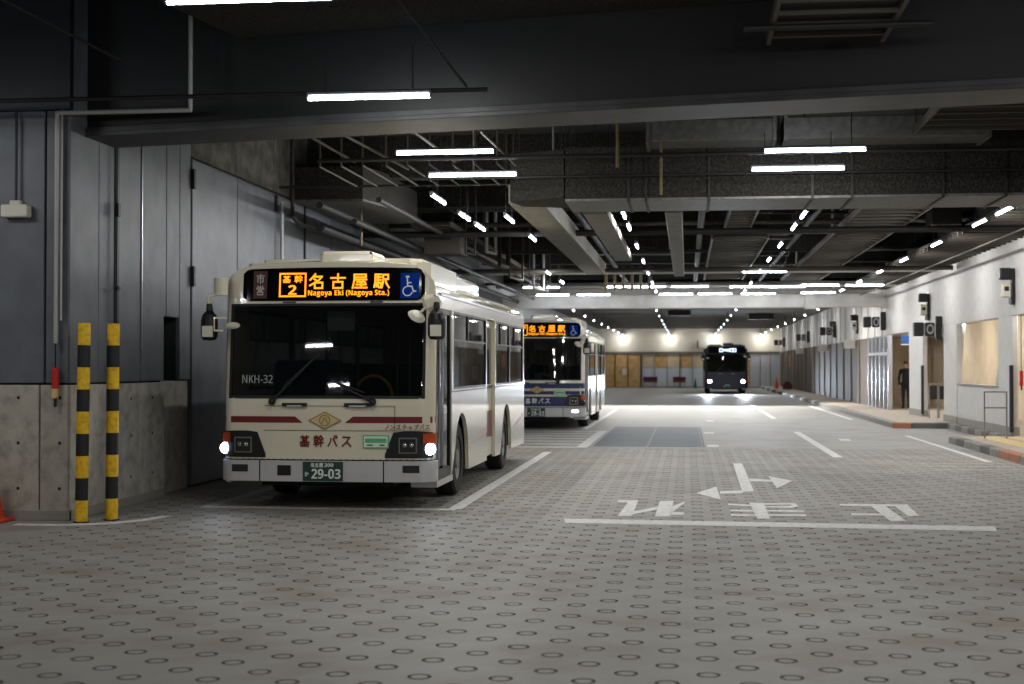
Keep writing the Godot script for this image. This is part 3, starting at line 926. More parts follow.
	pipe([Vector3(-3.2, 5.8, -12.6), Vector3(-2.1, 4.39, -13.5)], 0.014, M.pipe_dark, "thin slanted stay rod holding the dark lamp rail", "lamp rails", "stay_rod")
	pipe([Vector3(-7.1, 5.5, -11.0), Vector3(-5.6, 4.75, -13.6)], 0.016, M.pipe_dark, "thin slanted stay rod before the clad wall block", "lamp rails", "stay_rod")
	pipe([Vector3(0.5, 4.665, -12.6), Vector3(2.1, 4.665, -12.6)], 0.03, M.pipe_dark, "dark bracket bar under the wide brown ladder tray", "lamp rails", "bracket_bar")
	pipe([Vector3(-5.35, 5.9, -14.86), Vector3(-5.35, 4.48, -14.86), Vector3(-6.87, 4.48, -14.86), Vector3(-6.89, 1.95, -14.90)], 0.026, M.pipe_pale, "pale metal conduit stepping down the clad wall block", "wall conduits", "conduit")
	pipe([Vector3(-6.83, 4.9, -14.9), Vector3(-6.83, 2.2, -14.9)], 0.012, M.pipe_pale, "thin grey conduit beside the pale stepped conduit", "wall conduits", "conduit")
	pipe([Vector3(-6.72, 4.9, -16.12), Vector3(-6.72, 1.6, -16.12)], 0.014, M.pipe_dark, "dark conduit with small boxes beside the drain channel", "wall conduits", "conduit")
	pipe([Vector3(-6.84, 4.5, -23.5), Vector3(-6.84, 2.0, -23.5)], 0.03, M.pipe_pale, "grey drop pipe on the steel doors wall", "wall conduits", "conduit")
	pipe([Vector3(-6.78, 5.85, -23.9), Vector3(-6.78, 4.3, -23.95), Vector3(-6.78, 4.2, -24.3), Vector3(-6.78, 4.2, -50.0)], 0.035, M.pipe_dark, "dark pipe bending along the top of the steel wall", "wall conduits", "conduit")
	for q in [[-4.6, 16.6, -4.0, 20.2], [-5.0, 16.9, -4.6, 19.4], [-3.6, 16.2, -3.2, 19.5], [-2.7, 16.5, -2.4, 20.0], [4.7, 17.2, 5.2, 15.8], [4.8, 18.6, 4.6, 16.2]]:
		pipe([Vector3(q[0], 4.75, -q[1]), Vector3(q[2], 4.55, -q[3])], 0.02, M.tray, "thin slanted pipe just behind the black beam")
	for q in [[4.95, 17.8, -6.9, 7.2, 0.04, "high up just behind the black beam"], [4.5, 18.9, -5.0, 7.2, 0.025, "between the two crossing tube lamps"], [4.42, 20.3, -4.0, 7.0, 0.02, "on the face of the rough insulated duct"], [4.7, 23.2, -6.8, 7.2, 0.022, "right behind the rough insulated duct"], [4.95, 28.9, -6.8, 7.2, 0.03, "high up by the first lamps of the rows"]]:
		pipe([Vector3(q[2], q[0], -q[1]), Vector3(q[3], q[0], -q[1])], q[4], M.pipe_dark, "dark pipe across the road %s" % q[5])
	for i in 9:
		var y := 4.35 + rng.randf() * 0.6
		var d := 29.0 + i * 2.6
		pipe([Vector3(-6.7, y, -d), Vector3(7.1, y, -d)], rng.randf_range(0.03, 0.07), [M.pipe_dark, M.tray, M.pipe_pale][i % 3], ["dark", "tan", "pale"][i % 3] + " pipe across the road beyond the rough insulated duct")
	for q in [[-6.3, 4.1, 24.0, 0.08, "thick low dark pipe nearest the steel wall"], [-6.0, 4.35, 22.8, 0.06, "second dark pipe from the steel wall"], [-5.7, 4.2, 24.0, 0.05, "third dark pipe from the steel wall"], [-5.05, 4.45, 23.0, 0.05, "dark pipe above the bus row lamps"], [-2.1, 4.65, 22.5, 0.06, "dark pipe beside the long grey duct"], [0.3, 4.75, 22.5, 0.07, "dark pipe beside the narrow flat duct"], [2.6, 4.8, 22.5, 0.06, "dark pipe beside the long ladder tray"]]:
		pipe([Vector3(q[0], q[1], -q[2]), Vector3(q[0], q[1], -52.8)], q[3], M.pipe_dark if q[3] > 0.045 else M.pipe_pale, q[4] + " running along the road under the ceiling")
	# dark slatted soffit between the lamp row and the platform wall
	var sof := tag(node("slatted_soffit"), "dark brown slatted soffit along the top of the white platform wall", "soffit") as Node3D
	put("soffit_board", ext(5.72, 7.19, 4.56, 4.62, 22.2, 53.0), M.tray_bed, sof)
	var slat := bx(Vector3.ZERO, Vector3(1.46, 0.1, 0.09)).mesh()
	for i in 56:
		put("slat", slat, M.tray, sof).position = Vector3(6.455, 4.51, -(22.4 + i * 0.55))
	for x in [5.9, 6.9]:
		for d in [23.0, 38.0, 52.5]:
			put("hanger_rod", ext(x - 0.01, x + 0.01, 4.6, 5.9, d - 0.01, d + 0.01), M.pipe_dark, sof)
	pipe([Vector3(6.2, 4.25, -23.5), Vector3(6.2, 4.25, -52.5)], 0.02, M.tray, "tan rail running under the slatted soffit")
	for q in [[-0.35, 19.6, 4.9, 4.05], [-5.9, 25.4, 5.0, 3.9], [-0.9, 18.6, 4.9, 4.3]]:
		pipe([Vector3(q[0], q[2], -q[1]), Vector3(q[0], q[3], -q[1])], 0.022, M.pipe_brass, "short brassy drop pipe under the ceiling", "drop pipes")
	for i in 26:
		var x := rng.randf_range(-6.2, 4.0)
		var d := rng.randf_range(23.5, 48.0)
		var y := rng.randf_range(4.86, 5.1)
		var along := i % 3 == 0
		var far := Vector3(x, y, -d - rng.randf_range(2.0, 5.0)) if along else Vector3(x + rng.randf_range(1.0, 3.0), y, -d - rng.randf_range(-0.3, 0.3))
		pipe([Vector3(x, 5.9, -d), Vector3(x, y, -d), far, Vector3(far.x, 5.9, far.z)], rng.randf_range(0.012, 0.03), [M.tray, M.pipe_dark, M.pipe_pale][i % 3], ["tan", "dark", "pale"][i % 3] + " thin conduit looped below the ceiling beyond the rough duct", "thin ceiling conduits", "ceiling_conduit")
	for i in 8:
		var x := rng.randf_range(-4.66, -4.5)
		var d := 29.5 + i * 2.6
		var y := rng.randf_range(4.0, 4.4)
		var far := Vector3(x + rng.randf_range(0.0, 0.22), y, -d - rng.randf_range(0.5, 1.6))
		pipe([Vector3(x, 5.9, -d), Vector3(x, y, -d), far, Vector3(far.x, 5.9, far.z)], rng.randf_range(0.02, 0.05), [M.pipe_dark, M.pipe_pale, M.pipe_dark, M.tray][i % 4], ["dark", "pale", "dark", "tan"][i % 4] + " bent drop pipe above the bus row by the steel wall", "bent drop pipes", "drop_pipe")
	for i in 9:
		var x := -5.52 + i * 0.34
		pipe([Vector3(x, 5.9, -20.95), Vector3(x, 4.72, -21.0 + 0.05 * (i % 3)), Vector3(x + 0.12, 4.66, -22.9)], 0.016, M.tray, "short tan rung pipe over the lamps beside the canted duct", "rung pipes", "rung_pipe")
	for i in 6:
		pipe([Vector3(-2.6 + i * 0.28, 4.9, -46.0), Vector3(-2.6 + i * 0.28, 4.15, -46.0)], 0.05, M.pipe_brass, "short tan drop pipe before the white beam", "drop pipes")
	for q in [[-5.6, 4.1, 30.0, 0.8, 0.44], [-6.5, 3.4, 30.0, 0.5, 0.6], [5.0, 4.6, 30.0, 0.6, 0.5], [1.9, 4.8, 33.5, 0.5, 0.4]]:
		tag(put("junction_cabinet", ext(q[0], q[0] + q[3], q[1], q[1] + q[4], q[2], q[2] + 0.8, 0.015), M.pipe_dark if q[0] > 0 else M.tray), "metal equipment box hung among the ceiling pipes", "equipment box", "equipment boxes under the ceiling")
	for q in [[-3.6, 4.2, 62.0, 1.6, 0.4], [-1.0, 4.35, 75.0, 1.2, 0.25], [3.4, 4.3, 80.0, 1.4, 0.3]]:
		tag(put("junction_cabinet", ext(q[0], q[0] + q[3], q[1], q[1] + q[4], q[2], q[2] + 1.2, 0.015), M.pipe_dark), "dark equipment box under the ceiling beyond the white beam", "equipment box", "equipment boxes under the ceiling")


# ------------------------------------------------------------------ painted marks
func mark(o: Node, pts: Array, called := "painted_line", mt: Material = null) -> void:
	var poly := PackedVector2Array()
	for p in pts:
		poly.append(p)
	var m := MB.new()
	m.slab(poly, 0.0005, 0.004)
	put(called, m, mt if mt else M.paint, o)


func rect(x0: float, x1: float, d0: float, d1: float) -> Array:
	return [Vector2(x0, -d0), Vector2(x1, -d0), Vector2(x1, -d1), Vector2(x0, -d1)]


func px(pts: Array) -> Array:
	var r := []
	for p in pts:
		var g := gp(p[0], p[1])
		r.append(Vector2(g.x, g.z))
	return r


func crop(pts: Array, x: float, y: float, k: float) -> Array:
	var r := []
	for p in pts:
		r.append([x + p[0] * k, y + p[1] * k])
	return px(r)


func build_marks() -> void:
	var b := tag(node("bay_marking"), "white painted bay outline under the cream and maroon bus", "road marking", "white bay lines")
	mark(b, rect(-5.82, -2.72, 16.55, 16.72))
	mark(b, rect(-2.82, -2.66, 16.72, 28.0))
	mark(b, rect(-5.82, -5.68, 16.72, 28.0), "painted_line", M.paint_worn)
	b = tag(node("bay_marking"), "white painted bay line beside the blue-striped bus", "road marking", "white bay lines")
	mark(b, rect(-2.82, -2.66, 38.2, 55.0))
	mark(b, rect(-5.8, -2.82, 38.2, 38.4), "painted_line", M.paint_worn)
	b = tag(node("hatched_marking"), "white hatched no-parking box between the two parked buses", "road marking")
	mark(b, rect(-2.3, -2.08, 29.6, 37.2))
	for i in 7:
		mark(b, rect(-5.7, -2.3, 29.6 + i * 1.2, 29.8 + i * 1.2))
	b = tag(node("lane_marking"), "white dashed lane line along the middle of the roadway", "road marking")
	mark(b, rect(2.70, 2.87, 27.0, 37.3))
	mark(b, rect(2.70, 2.87, 46.5, 66.0))
	mark(b, rect(2.70, 2.87, 74.0, 84.0))
	b = tag(node("edge_marking"), "white edge line beside the platform kerb", "road marking")
	mark(b, rect(5.24, 5.36, 26.0, 35.6))
	mark(b, rect(5.1, 5.24, 46.0, 62.0))
	for i in 3:
		mark(b, rect(4.0, 5.7, 24.0 + i * 0.75, 24.12 + i * 0.75), "painted_line", M.paint_worn)
	# stop line, the word to stop, and the two-headed arrow: they face the driver who comes towards the camera
	b = tag(node("stop_line"), "thick white stop line across the ring-stamped floor", "road marking")
	mark(b, px([[564, 518.8], [995, 526.8], [997, 531.4], [565, 523.2]]))
	b = tag(node("stop_lettering"), "white road lettering read by drivers coming from the far end", "road marking")
	for s in [
		[[268, 281], [365, 282], [335, 355], [268, 355], [316, 292], [270, 290]],
		[[345, 333], [456, 311], [450, 325], [335, 348]],
		[[465, 285], [528, 285], [515, 357], [442, 357]],
		[[520, 312], [575, 289], [582, 291], [512, 346]],
		[[512, 337], [578, 338], [578, 349], [510, 349]],
	]:
		mark(b, crop(s, 560, 440, 0.2148), "letter_stroke")
	for s in [
		[[155, 10], [200, 10], [222, 60], [182, 60]],
		[[88, 12], [165, 16], [167, 21], [90, 17]], [[200, 11], [300, 11], [312, 20], [292, 26], [206, 24], [205, 20], [285, 20], [290, 15], [202, 16]],
		[[94, 31], [172, 33], [174, 38], [96, 36]], [[212, 32], [326, 34], [330, 39], [214, 37]],
		[[97, 45], [178, 47], [180, 52], [99, 51]], [[217, 46], [334, 46], [336, 52], [219, 51]],
	]:
		mark(b, crop(s, 700, 500, 0.3164), "letter_stroke")
	for s in [
		[[440, 13], [655, 15], [660, 21], [445, 19]],
		[[540, 20], [586, 20], [652, 67], [602, 67]],
		[[618, 21], [660, 21], [694, 50], [658, 52]],
		[[476, 43], [572, 44], [580, 50], [480, 49]],
	]:
		mark(b, crop(s, 700, 500, 0.3164), "letter_stroke")
	b = tag(node("arrow_marking"), "white two-headed turning arrow painted on the roadway", "road marking")
	for s in [
		[[806, 110], [848, 110], [903, 240], [848, 242]],
		[[745, 240], [850, 236], [852, 248], [745, 251]],
		[[634, 248], [728, 218], [748, 278]],
	]:
		mark(b, crop(s, 560, 440, 0.2148), "arrow_stroke")
	for s in [[[455, 215], [505, 218], [505, 222], [458, 221]], [[498, 210], [550, 220], [516, 236]]]:
		mark(b, crop(s, 540, 380, 0.459), "arrow_stroke")
	b = tag(node("pale_dash"), "row of short worn white dashes on the roadway by the steel plates", "road marking")
	for q in [[710, 421], [709, 433], [713, 446], [845, 440]]:
		var c := gp(q[0], q[1])
		mark(b, rect(c.x - 0.12, c.x + 0.12, -c.z - 0.35, -c.z + 0.35), "painted_dash")
	# curved line round the clad block
	b = tag(node("curved_marking"), "thin white curved line round the foot of the clad wall block", "road marking")
	var line := [Vector2(-7.15, -14.5), Vector2(-6.6, -14.52), Vector2(-6.2, -14.72), Vector2(-5.95, -15.1), Vector2(-5.85, -15.55)]
	for i in line.size() - 1:
		var a: Vector2 = line[i]
		var c: Vector2 = line[i + 1]
		var s := (c - a).orthogonal().normalized() * 0.07
		mark(b, [a + s, c + s, c - s, a - s])
	# steel plates let into the roadway
	var p := tag(node("steel_cover"), "blue-grey steel cover plates let into the roadway", "cover plate") as Node3D
	for i in 2:
		for j in 4:
			var x0 := -2.0 + i * 1.16
			var d0 := 30.1 + j * 2.45
			mark(p, rect(x0 + 0.012, x0 + 1.148, d0 + 0.012, d0 + 2.438), "plate", M.plate_floor)
	mark(p, rect(0.32, 0.37, 30.1, 39.9), "edge_strip", M.black_steel)


# ------------------------------------------------------------------ buses
# The body is wrapped round an outline seen from above: u runs from the middle of the front round the corner and down the side.
const CORNER := 1.1
const ARC := 0.32
const HALF := 1.28


func side_u(zb: float) -> float:
	return zb - 0.265 + CORNER + ARC


func S(u: float, y: float, o: float) -> Vector3:
	var a := absf(u)
	var g := 1.0 if u >= 0.0 else -1.0
	var p: Vector2
	var n: Vector2
	if a <= CORNER:
		p = Vector2(a, -0.045 * (a / CORNER) * (a / CORNER)); n = Vector2(0.08 * a, 1.0).normalized()
	elif a < CORNER + ARC:
		var t := (a - CORNER) / ARC * PI / 2
		p = Vector2(1.1 + 0.18 * sin(t), -0.265 + 0.22 * cos(t)); n = Vector2(sin(t), cos(t))
	else:
		p = Vector2(HALF, -0.265 - (a - CORNER - ARC)); n = Vector2(1, 0)
	p += n * o
	var lean := maxf(0.0, y - 1.25) * 0.09 * clampf(1.0 - (a - CORNER) / 0.8, 0.0, 1.0)
	return Vector3(g * p.x, y, p.y - lean)


func SN(u: float, y: float) -> Vector3:
	var e := 0.004
	var a := S(u + e, y, 0) - S(u - e, y, 0)
	var b := S(u, y + e, 0) - S(u, y - e, 0)
	return a.cross(b).normalized()


# a plate wrapped on the outline: at every u a lower and an upper height
func hull_plate(m: MB, us: Array, lo: Array, hi: Array, o0: float, o1: float, ny := 1) -> void:
	for i in us.size() - 1:
		for j in ny:
			var q := []
			for w in [[0, 0], [1, 0], [1, 1], [0, 1]]:
				var k: int = i + w[0]
				var t := float(j + w[1]) / ny
				q.append([us[k], lerpf(lo[k], hi[k], t)])
			var P := []
			var N := []
			var B := []
			for e in q:
				P.append(S(e[0], e[1], o1)); N.append(SN(e[0], e[1])); B.append(S(e[0], e[1], o0))
			m.quads(P[0], P[1], P[2], P[3], N[0], N[1], N[2], N[3])
			m.quads(B[0], B[1], B[2], B[3], -N[0], -N[1], -N[2], -N[3])
			if j == 0:
				m.quad(P[0], P[1], B[1], B[0], Vector3.DOWN)
			if j == ny - 1:
				m.quad(P[3], P[2], B[2], B[3], Vector3.UP)
			if i == 0:
				m.quad(P[0], P[3], B[3], B[0], P[0] - P[1])
			if i == us.size() - 2:
				m.quad(P[1], P[2], B[2], B[1], P[1] - P[0])


func steps(u0: float, u1: float, gap := 0.12) -> Array:
	var k := maxi(1, int(ceil(absf(u1 - u0) / gap)))
	var r := []
	for i in k + 1:
		r.append(lerpf(u0, u1, float(i) / k))
	return r


func plain(m: MB, u0: float, u1: float, y0: float, y1: float, o0: float, o1: float, gap := 0.12, ny := 1) -> void:
	var us := steps(u0, u1, gap)
	var lo := []
	var hi := []
	for u in us:
		lo.append(y0); hi.append(y1)
	hull_plate(m, us, lo, hi, o0, o1, ny)


func plate(u0: float, u1: float, y0: float, y1: float, o0: float, o1: float, gap := 0.12, ny := 1) -> MB:
	var m := MB.new()
	plain(m, u0, u1, y0, y1, o0, o1, gap, ny)
	return m


# lower side panel between two distances from the front, cut out over the wheel
func side_panel(m: MB, g: float, z0: float, z1: float, y0: float, y1: float, axles: Array) -> void:
	var zs := []
	var z := z0
	while z < z1 - 1e-4:
		zs.append(z)
		var near := false
		for a in axles:
			if absf(z - a) < 0.7: near = true
		z += 0.035 if near else 0.3
	zs.append(z1)
	var us := []
	var lo := []
	var hi := []
	for q in zs:
		us.append(g * side_u(q)); hi.append(y1)
		var l := y0
		for a in axles:
			var dz: float = absf(q - a)
			if dz < 0.56:
				l = maxf(l, 0.5 + sqrt(maxf(0.0, 0.56 * 0.56 - dz * dz)) * 1.03)
		lo.append(minf(l, y1 - 0.02))
	hull_plate(m, us, lo, hi, -0.05, 0.0)


func make_bus(called: String, cfg: Dictionary) -> Node3D:
	var o := node(called)
	var body: Material = cfg.body
	var LEN: float = cfg.long
	var axles := [2.25, LEN - 2.5]
	var detail: bool = cfg.detail
	# --- shell
	var m := MB.new()
	var ue := side_u(LEN)
	plain(m, -side_u(0.27), side_u(0.27), 0.60, 1.32, -0.05, 0.0, 0.06, 3)
	side_panel(m, -1.0, 0.27, LEN, 0.30, 1.40, axles)
	side_panel(m, 1.0, 1.42, 4.58, 0.30, 1.40, axles)
	side_panel(m, 1.0, 5.52, LEN, 0.30, 1.40, axles)
	plain(m, -ue, -side_u(0.27), 2.40, 2.56, -0.05, 0.0, 0.5)
	plain(m, side_u(0.27), ue, 2.40, 2.56, -0.05, 0.0, 0.5)
	# posts on both sides of the windscreen and between the windows
	for g in [-1.0, 1.0]:
		plain(m, g * 1.19, g * side_u(0.26), 1.32, 2.44, -0.05, 0.002, 0.04, 2)
	for z in [[0.26, 1.0], [3.0, 3.08], [5.0, 5.08], [7.0, 7.08], [LEN - 0.25, LEN]]:
		plain(m, -side_u(z[0]), -side_u(z[1]), 1.40, 2.40, -0.05, 0.0, 0.5)
	for z in [[1.42, 1.60], [4.50, 4.62], [5.50, 5.62], [7.28, 7.36], [LEN - 0.2, LEN]]:
		plain(m, side_u(z[0]), side_u(z[1]), 1.40, 2.40, -0.05, 0.0, 0.5)
	# rear
	m.box(Vector3(0, 1.5, -LEN + 0.02), Vector3(2.5, 2.2, 0.06))
	put("body_shell", m, body, o)
	# --- front cowl over the windscreen, with rounded shoulders
	m = MB.new()
	var us := steps(-side_u(0.27), side_u(0.27), 0.05)
	var lo := []
	var hi := []
	for u in us:
		lo.append(2.44)
		var a := absf(u)
		hi.append(2.94 - 0.05 * (a / 1.1) * (a / 1.1) - (0.0 if a < 0.98 else 0.25 * pow((a - 0.98) / 0.45, 1.6)))
	hull_plate(m, us, lo, hi, -0.05, 0.0, 3)
	for i in us.size() - 1:
		var a := S(us[i], hi[i], 0.0)
		var b := S(us[i + 1], hi[i + 1], 0.0)
		var a2 := Vector3(a.x * 0.94, hi[i] + 0.03, -0.30 + minf(0.0, a.z * 0.5))
		var b2 := Vector3(b.x * 0.94, hi[i + 1] + 0.03, -0.30 + minf(0.0, b.z * 0.5))
		var a3 := Vector3(a.x * 0.98, roof_y(a.x), -0.95)
		var b3 := Vector3(b.x * 0.98, roof_y(b.x), -0.95)
		m.quad(a, b, b2, a2, Vector3.UP)
		m.quad(a2, b2, b3, a3, Vector3.UP)
	put("front_cowl", m, body, o)
	# --- roof
	m = MB.new()
	var xs := [-1.28, -1.275, -1.24, -1.16, -1.0, -0.7, -0.35, 0.0, 0.35, 0.7, 1.0, 1.16, 1.24, 1.275, 1.28]
	var zs := [-0.30, -0.9, -2.6, -4.6, -6.6, -LEN]
	for i in xs.size() - 1:
		for j in zs.size() - 1:
			var n0 := roof_n(xs, i)
			var n1 := roof_n(xs, i + 1)
			m.quads(Vector3(xs[i], roof_y(xs[i]), zs[j]), Vector3(xs[i + 1], roof_y(xs[i + 1]), zs[j]), Vector3(xs[i + 1], roof_y(xs[i + 1]), zs[j + 1]), Vector3(xs[i], roof_y(xs[i]), zs[j + 1]), n0, n1, n1, n0)
		m.quad(Vector3(xs[i], 2.4, -LEN), Vector3(xs[i + 1], 2.4, -LEN), Vector3(xs[i + 1], roof_y(xs[i + 1]), -LEN), Vector3(xs[i], roof_y(xs[i]), -LEN), Vector3(0, 0, -1))
	put("roof", m, body, o)
	for g in [-1.0, 1.0]:
		put("gutter", plate(g * side_u(0.5), g * side_u(LEN - 0.1), 2.55, 2.58, -0.01, 0.02, 0.8), M.steel if cfg.bright else body, o)
	# roof units
	m = MB.new()
	var fp := PackedVector2Array([Vector2(-1.12, -0.62), Vector2(-1.02, -0.42), Vector2(1.02, -0.42), Vector2(1.16, -0.62), Vector2(1.16, -2.5), Vector2(1.0, -2.85), Vector2(-1.0, -2.85), Vector2(-1.12, -2.6)])
	m.slab(fp, 2.70, 2.95)
	var fp2 := PackedVector2Array([Vector2(-0.98, -0.8), Vector2(-0.9, -0.62), Vector2(0.9, -0.62), Vector2(1.02, -0.8), Vector2(1.02, -2.35), Vector2(0.85, -2.6), Vector2(-0.85, -2.6), Vector2(-0.98, -2.4)])
	m.slab(fp2, 2.95, 3.01)
	put("roof_fairing", m, body, o)
	put("roof_unit", bx(Vector3(0.12, 3.02, -0.95), Vector3(0.66, 0.16, 0.8), 0.04), body, o)
	put("roof_unit", bx(Vector3(0.15, 2.90, -5.2), Vector3(1.5, 0.26, 2.3), 0.06), body, o)
	put("roof_hatch", bx(Vector3(0.0, 2.88, -7.4), Vector3(0.7, 0.1, 0.7), 0.03), body, o)
	# --- windows
	put("windscreen", plate(-1.18, 1.18, 1.33, 2.43, -0.02, -0.012, 0.06, 6), M.glass, o)
	m = MB.new()
	plain(m, -1.2, 1.2, 1.315, 1.35, -0.03, 0.006); plain(m, -1.2, 1.2, 2.415, 2.445, -0.03, 0.006)
	for g in [-1.0, 1.0]:
		plain(m, g * 1.165, g * 1.2, 1.35, 2.415, -0.03, 0.006)
	put("windscreen_gasket", m, M.rubber, o)
	for z in [[1.0, 3.0], [3.08, 5.0], [5.08, 7.0], [7.08, LEN - 0.25]]:
		side_window(o, -1.0, z[0], z[1])
	for z in [[1.60, 4.50], [5.62, 7.28], [7.36, LEN - 0.2]]:
		side_window(o, 1.0, z[0], z[1])
	# --- doors on the kerb side
	var d1 := put("front_door", door_frame(0.30, 1.40, 3), M.black, o)
	put("door_glass", plate(side_u(0.34), side_u(1.36), 0.45, 2.36, -0.04, -0.03, 0.3), M.glass_dark, d1)
	for z in [0.42, 0.58]:
		m = MB.new()
		m.tube(S(side_u(z), 0.5, 0.01), S(side_u(z), 2.2, 0.01), 0.018, 6)
		put("grab_rail", m, M.steel, d1)
	put("step_edge", plate(side_u(0.28), side_u(1.42), 0.26, 0.33, -0.3, 0.015, 0.3), M.bumper, o)
	var d2 := put("middle_door", plate(side_u(4.62), side_u(5.50), 0.34, 2.38, -0.10, -0.05, 0.3), body, o)
	put("door_glass", plate(side_u(4.72), side_u(5.40), 1.42, 2.28, -0.05, -0.044, 0.3), M.glass_dark, d2)
	put("door_panel", plate(side_u(4.62), side_u(5.50), 0.62, 1.02, -0.05, -0.044, 0.3), cfg.stripe, d2)
	put("door_band", plate(side_u(4.62), side_u(5.50), 1.36, 1.40, -0.05, -0.04, 0.3), M.black, d2)
	# --- bumper
	m = MB.new()
	plain(m, -side_u(0.5), side_u(0.30), 0.34, 0.585, -0.06, 0.025, 0.05, 2)
	var bp := put("bumper", m, M.bumper if cfg.livery != "dark" else M.bus_navy, o)
	m = MB.new()
	plain(m, -side_u(0.4), side_u(0.30), 0.585, 0.605, -0.06, 0.0, 0.08)
	put("bumper_gap", m, M.chassis, bp)
	for x in [[-0.79, -0.775], [0.70, 0.715]]:
		put("bumper_joint", plate(x[0], x[1], 0.34, 0.585, 0.02, 0.027), M.chassis, bp)
	for g in [-1.0, 1.0]:
		var fl := put("fog_lamp", plate(g * 0.93, g * 1.13, 0.45, 0.535, 0.02, 0.03), M.black, bp)
		put("lamp_lens", plate(g * 0.945, g * 1.115, 0.462, 0.523, 0.03, 0.034), M.lens if not cfg.fog_lit or g < 0 else M.marker, fl)
	put("tow_cover", plate(-0.565, -0.40, 0.41, 0.53, 0.02, 0.03), M.black, bp)
	put("bumper_hatch", plate(0.27, 0.52, 0.39, 0.56, 0.024, 0.03), M.bumper if cfg.livery != "dark" else M.bus_navy, bp)
	# --- headlamps
	for g in [-1.0, 1.0]:
		m = MB.new()
		var hu := [g * 0.72, g * 0.82, g * 0.95, g * 1.08, g * 1.2, g * 1.32]
		hull_plate(m, hu, [0.62, 0.62, 0.62, 0.62, 0.62, 0.62], [0.66, 0.92, 0.935, 0.935, 0.93, 0.92], 0.0, 0.012)
		var hb := put("headlamp", m, M.black, o)
		put("lamp_rim", plate(g * 0.885, g * 1.10, 0.675, 0.86, 0.01, 0.022, 0.05), M.steel, hb)
		put("lamp_lens", plate(g * 0.90, g * 1.085, 0.69, 0.845, 0.02, 0.03, 0.05), M.headlight if cfg.headlights else M.lens, hb)
		put("turn_lamp", plate(g * 1.17, g * 1.36, 0.79, 0.91, 0.005, 0.035, 0.04), M.amber_lens, hb)
		m = MB.new()
		m.ball(S(g * 1.27, 0.725, 0.0), 0.075, 10, 14, Vector3(1.0, 0.95, 0.9))
		put("marker_lamp", m, M.marker if cfg.markers else M.lens, hb)
		if not cfg.headlights:
			m = MB.new()
			for k in [0.955, 1.035]:
				m.ball(S(g * k, 0.775, 0.02), 0.034, 8, 12, Vector3(1, 1.1, 0.6))
			put("lamp_reflector", m, M.reflector, hb)
		if cfg.markers or cfg.headlights:
			var l := SpotLight3D.new()
			l.name = "headlamp_light"
			l.position = S(g * 1.1 if cfg.headlights else g * 1.25, 0.74, 0.07)
			l.rotation = Vector3(deg_to_rad(-7.0), PI, 0)
			l.spot_angle = 50.0 if cfg.headlights else 70.0
			l.spot_range = 60.0
			l.light_size = 0.06
			l.light_color = Color(0.9, 0.94, 1.0)
			l.light_energy = 30.0 if cfg.headlights else 0.25
			l.shadow_enabled = true
			o.add_child(l, true)
	# --- destination sign
	m = MB.new()
	us = steps(-1.1, 1.11, 0.05)
	lo = []; hi = []
	for u in us:
		var a: float = absf(u)
		var cut := 0.0 if a < 1.0 else 0.09 * (1.0 - sqrt(maxf(0.0, 1.0 - pow((a - 1.0) / 0.11, 2))))
		lo.append(2.475 + cut); hi.append(2.872 - 0.012 * a * a - cut)
	hull_plate(m, us, lo, hi, -0.01, 0.008, 2)
	var sign_box := put("destination_sign", m, M.sign_glass, o)
	var face := func(p: Vector2) -> Vector3: return S(p.x, p.y, 0.012)
	if cfg.sign == "route":
		letters("led_name", sign_box, M.led, "名古屋駅", Vector2(-0.285, 2.625), Vector2(0.185, 0.165), Vector2(0.262, 0), 0.021, face)
		words("led_romaji", "Nagoya Eki (Nagoya Sta.)", Vector3(0.20, 2.56, S(0.2, 2.56, 0.014).z), 0.085, 0.98, M.led, sign_box)
		m = MB.new()
		stroke(m, [Vector2(-0.64, 2.53), Vector2(-0.64, 2.80), Vector2(-0.325, 2.80), Vector2(-0.325, 2.53), Vector2(-0.64, 2.53)], 0.02, face)
		glyphs(m, "基幹", Vector2(-0.605, 2.695), Vector2(0.095, 0.08), Vector2(0.145, 0), 0.011, face)
		put("led_route", m, M.led, sign_box)
		words("led_number", "2", Vector3(-0.485, 2.605, S(-0.485, 2.6, 0.014).z), 0.115, 0.10, M.led, sign_box)
		put("operator_panel", plate(-0.97, -0.80, 2.505, 2.835, 0.006, 0.011), M.maroon_dim, sign_box)
		m = MB.new()
		glyphs(m, "市", Vector2(-0.935, 2.69), Vector2(0.1, 0.105), Vector2.ZERO, 0.014, face)
		glyphs(m, "営", Vector2(-0.935, 2.55), Vector2(0.1, 0.105), Vector2.ZERO, 0.014, face)
		put("operator_lettering", m, M.sign_grey, sign_box)
		put("wheelchair_panel", plate(0.82, 1.04, 2.5, 2.80, 0.006, 0.011), M.sign_blue, sign_box)
		m = MB.new()
		var ring := []
		for k in 13:
			var t := -2.3 + 4.2 * k / 12.0
			ring.append(Vector2(0.905 - 0.055 * cos(t + 0.9), 2.585 - 0.055 * sin(t + 0.9)))
		stroke(m, ring, 0.014, face)
		stroke(m, [Vector2(0.90, 2.73), Vector2(0.905, 2.645), Vector2(0.955, 2.64), Vector2(0.975, 2.58), Vector2(1.0, 2.585)], 0.016, face)
		stroke(m, [Vector2(0.905, 2.685), Vector2(0.945, 2.685)], 0.012, face)
		stroke(m, [Vector2(0.893, 2.755), Vector2(0.911, 2.755)], 0.024, face)
		put("wheelchair_symbol", m, M.sign_white, sign_box)
	else:
		m = MB.new()
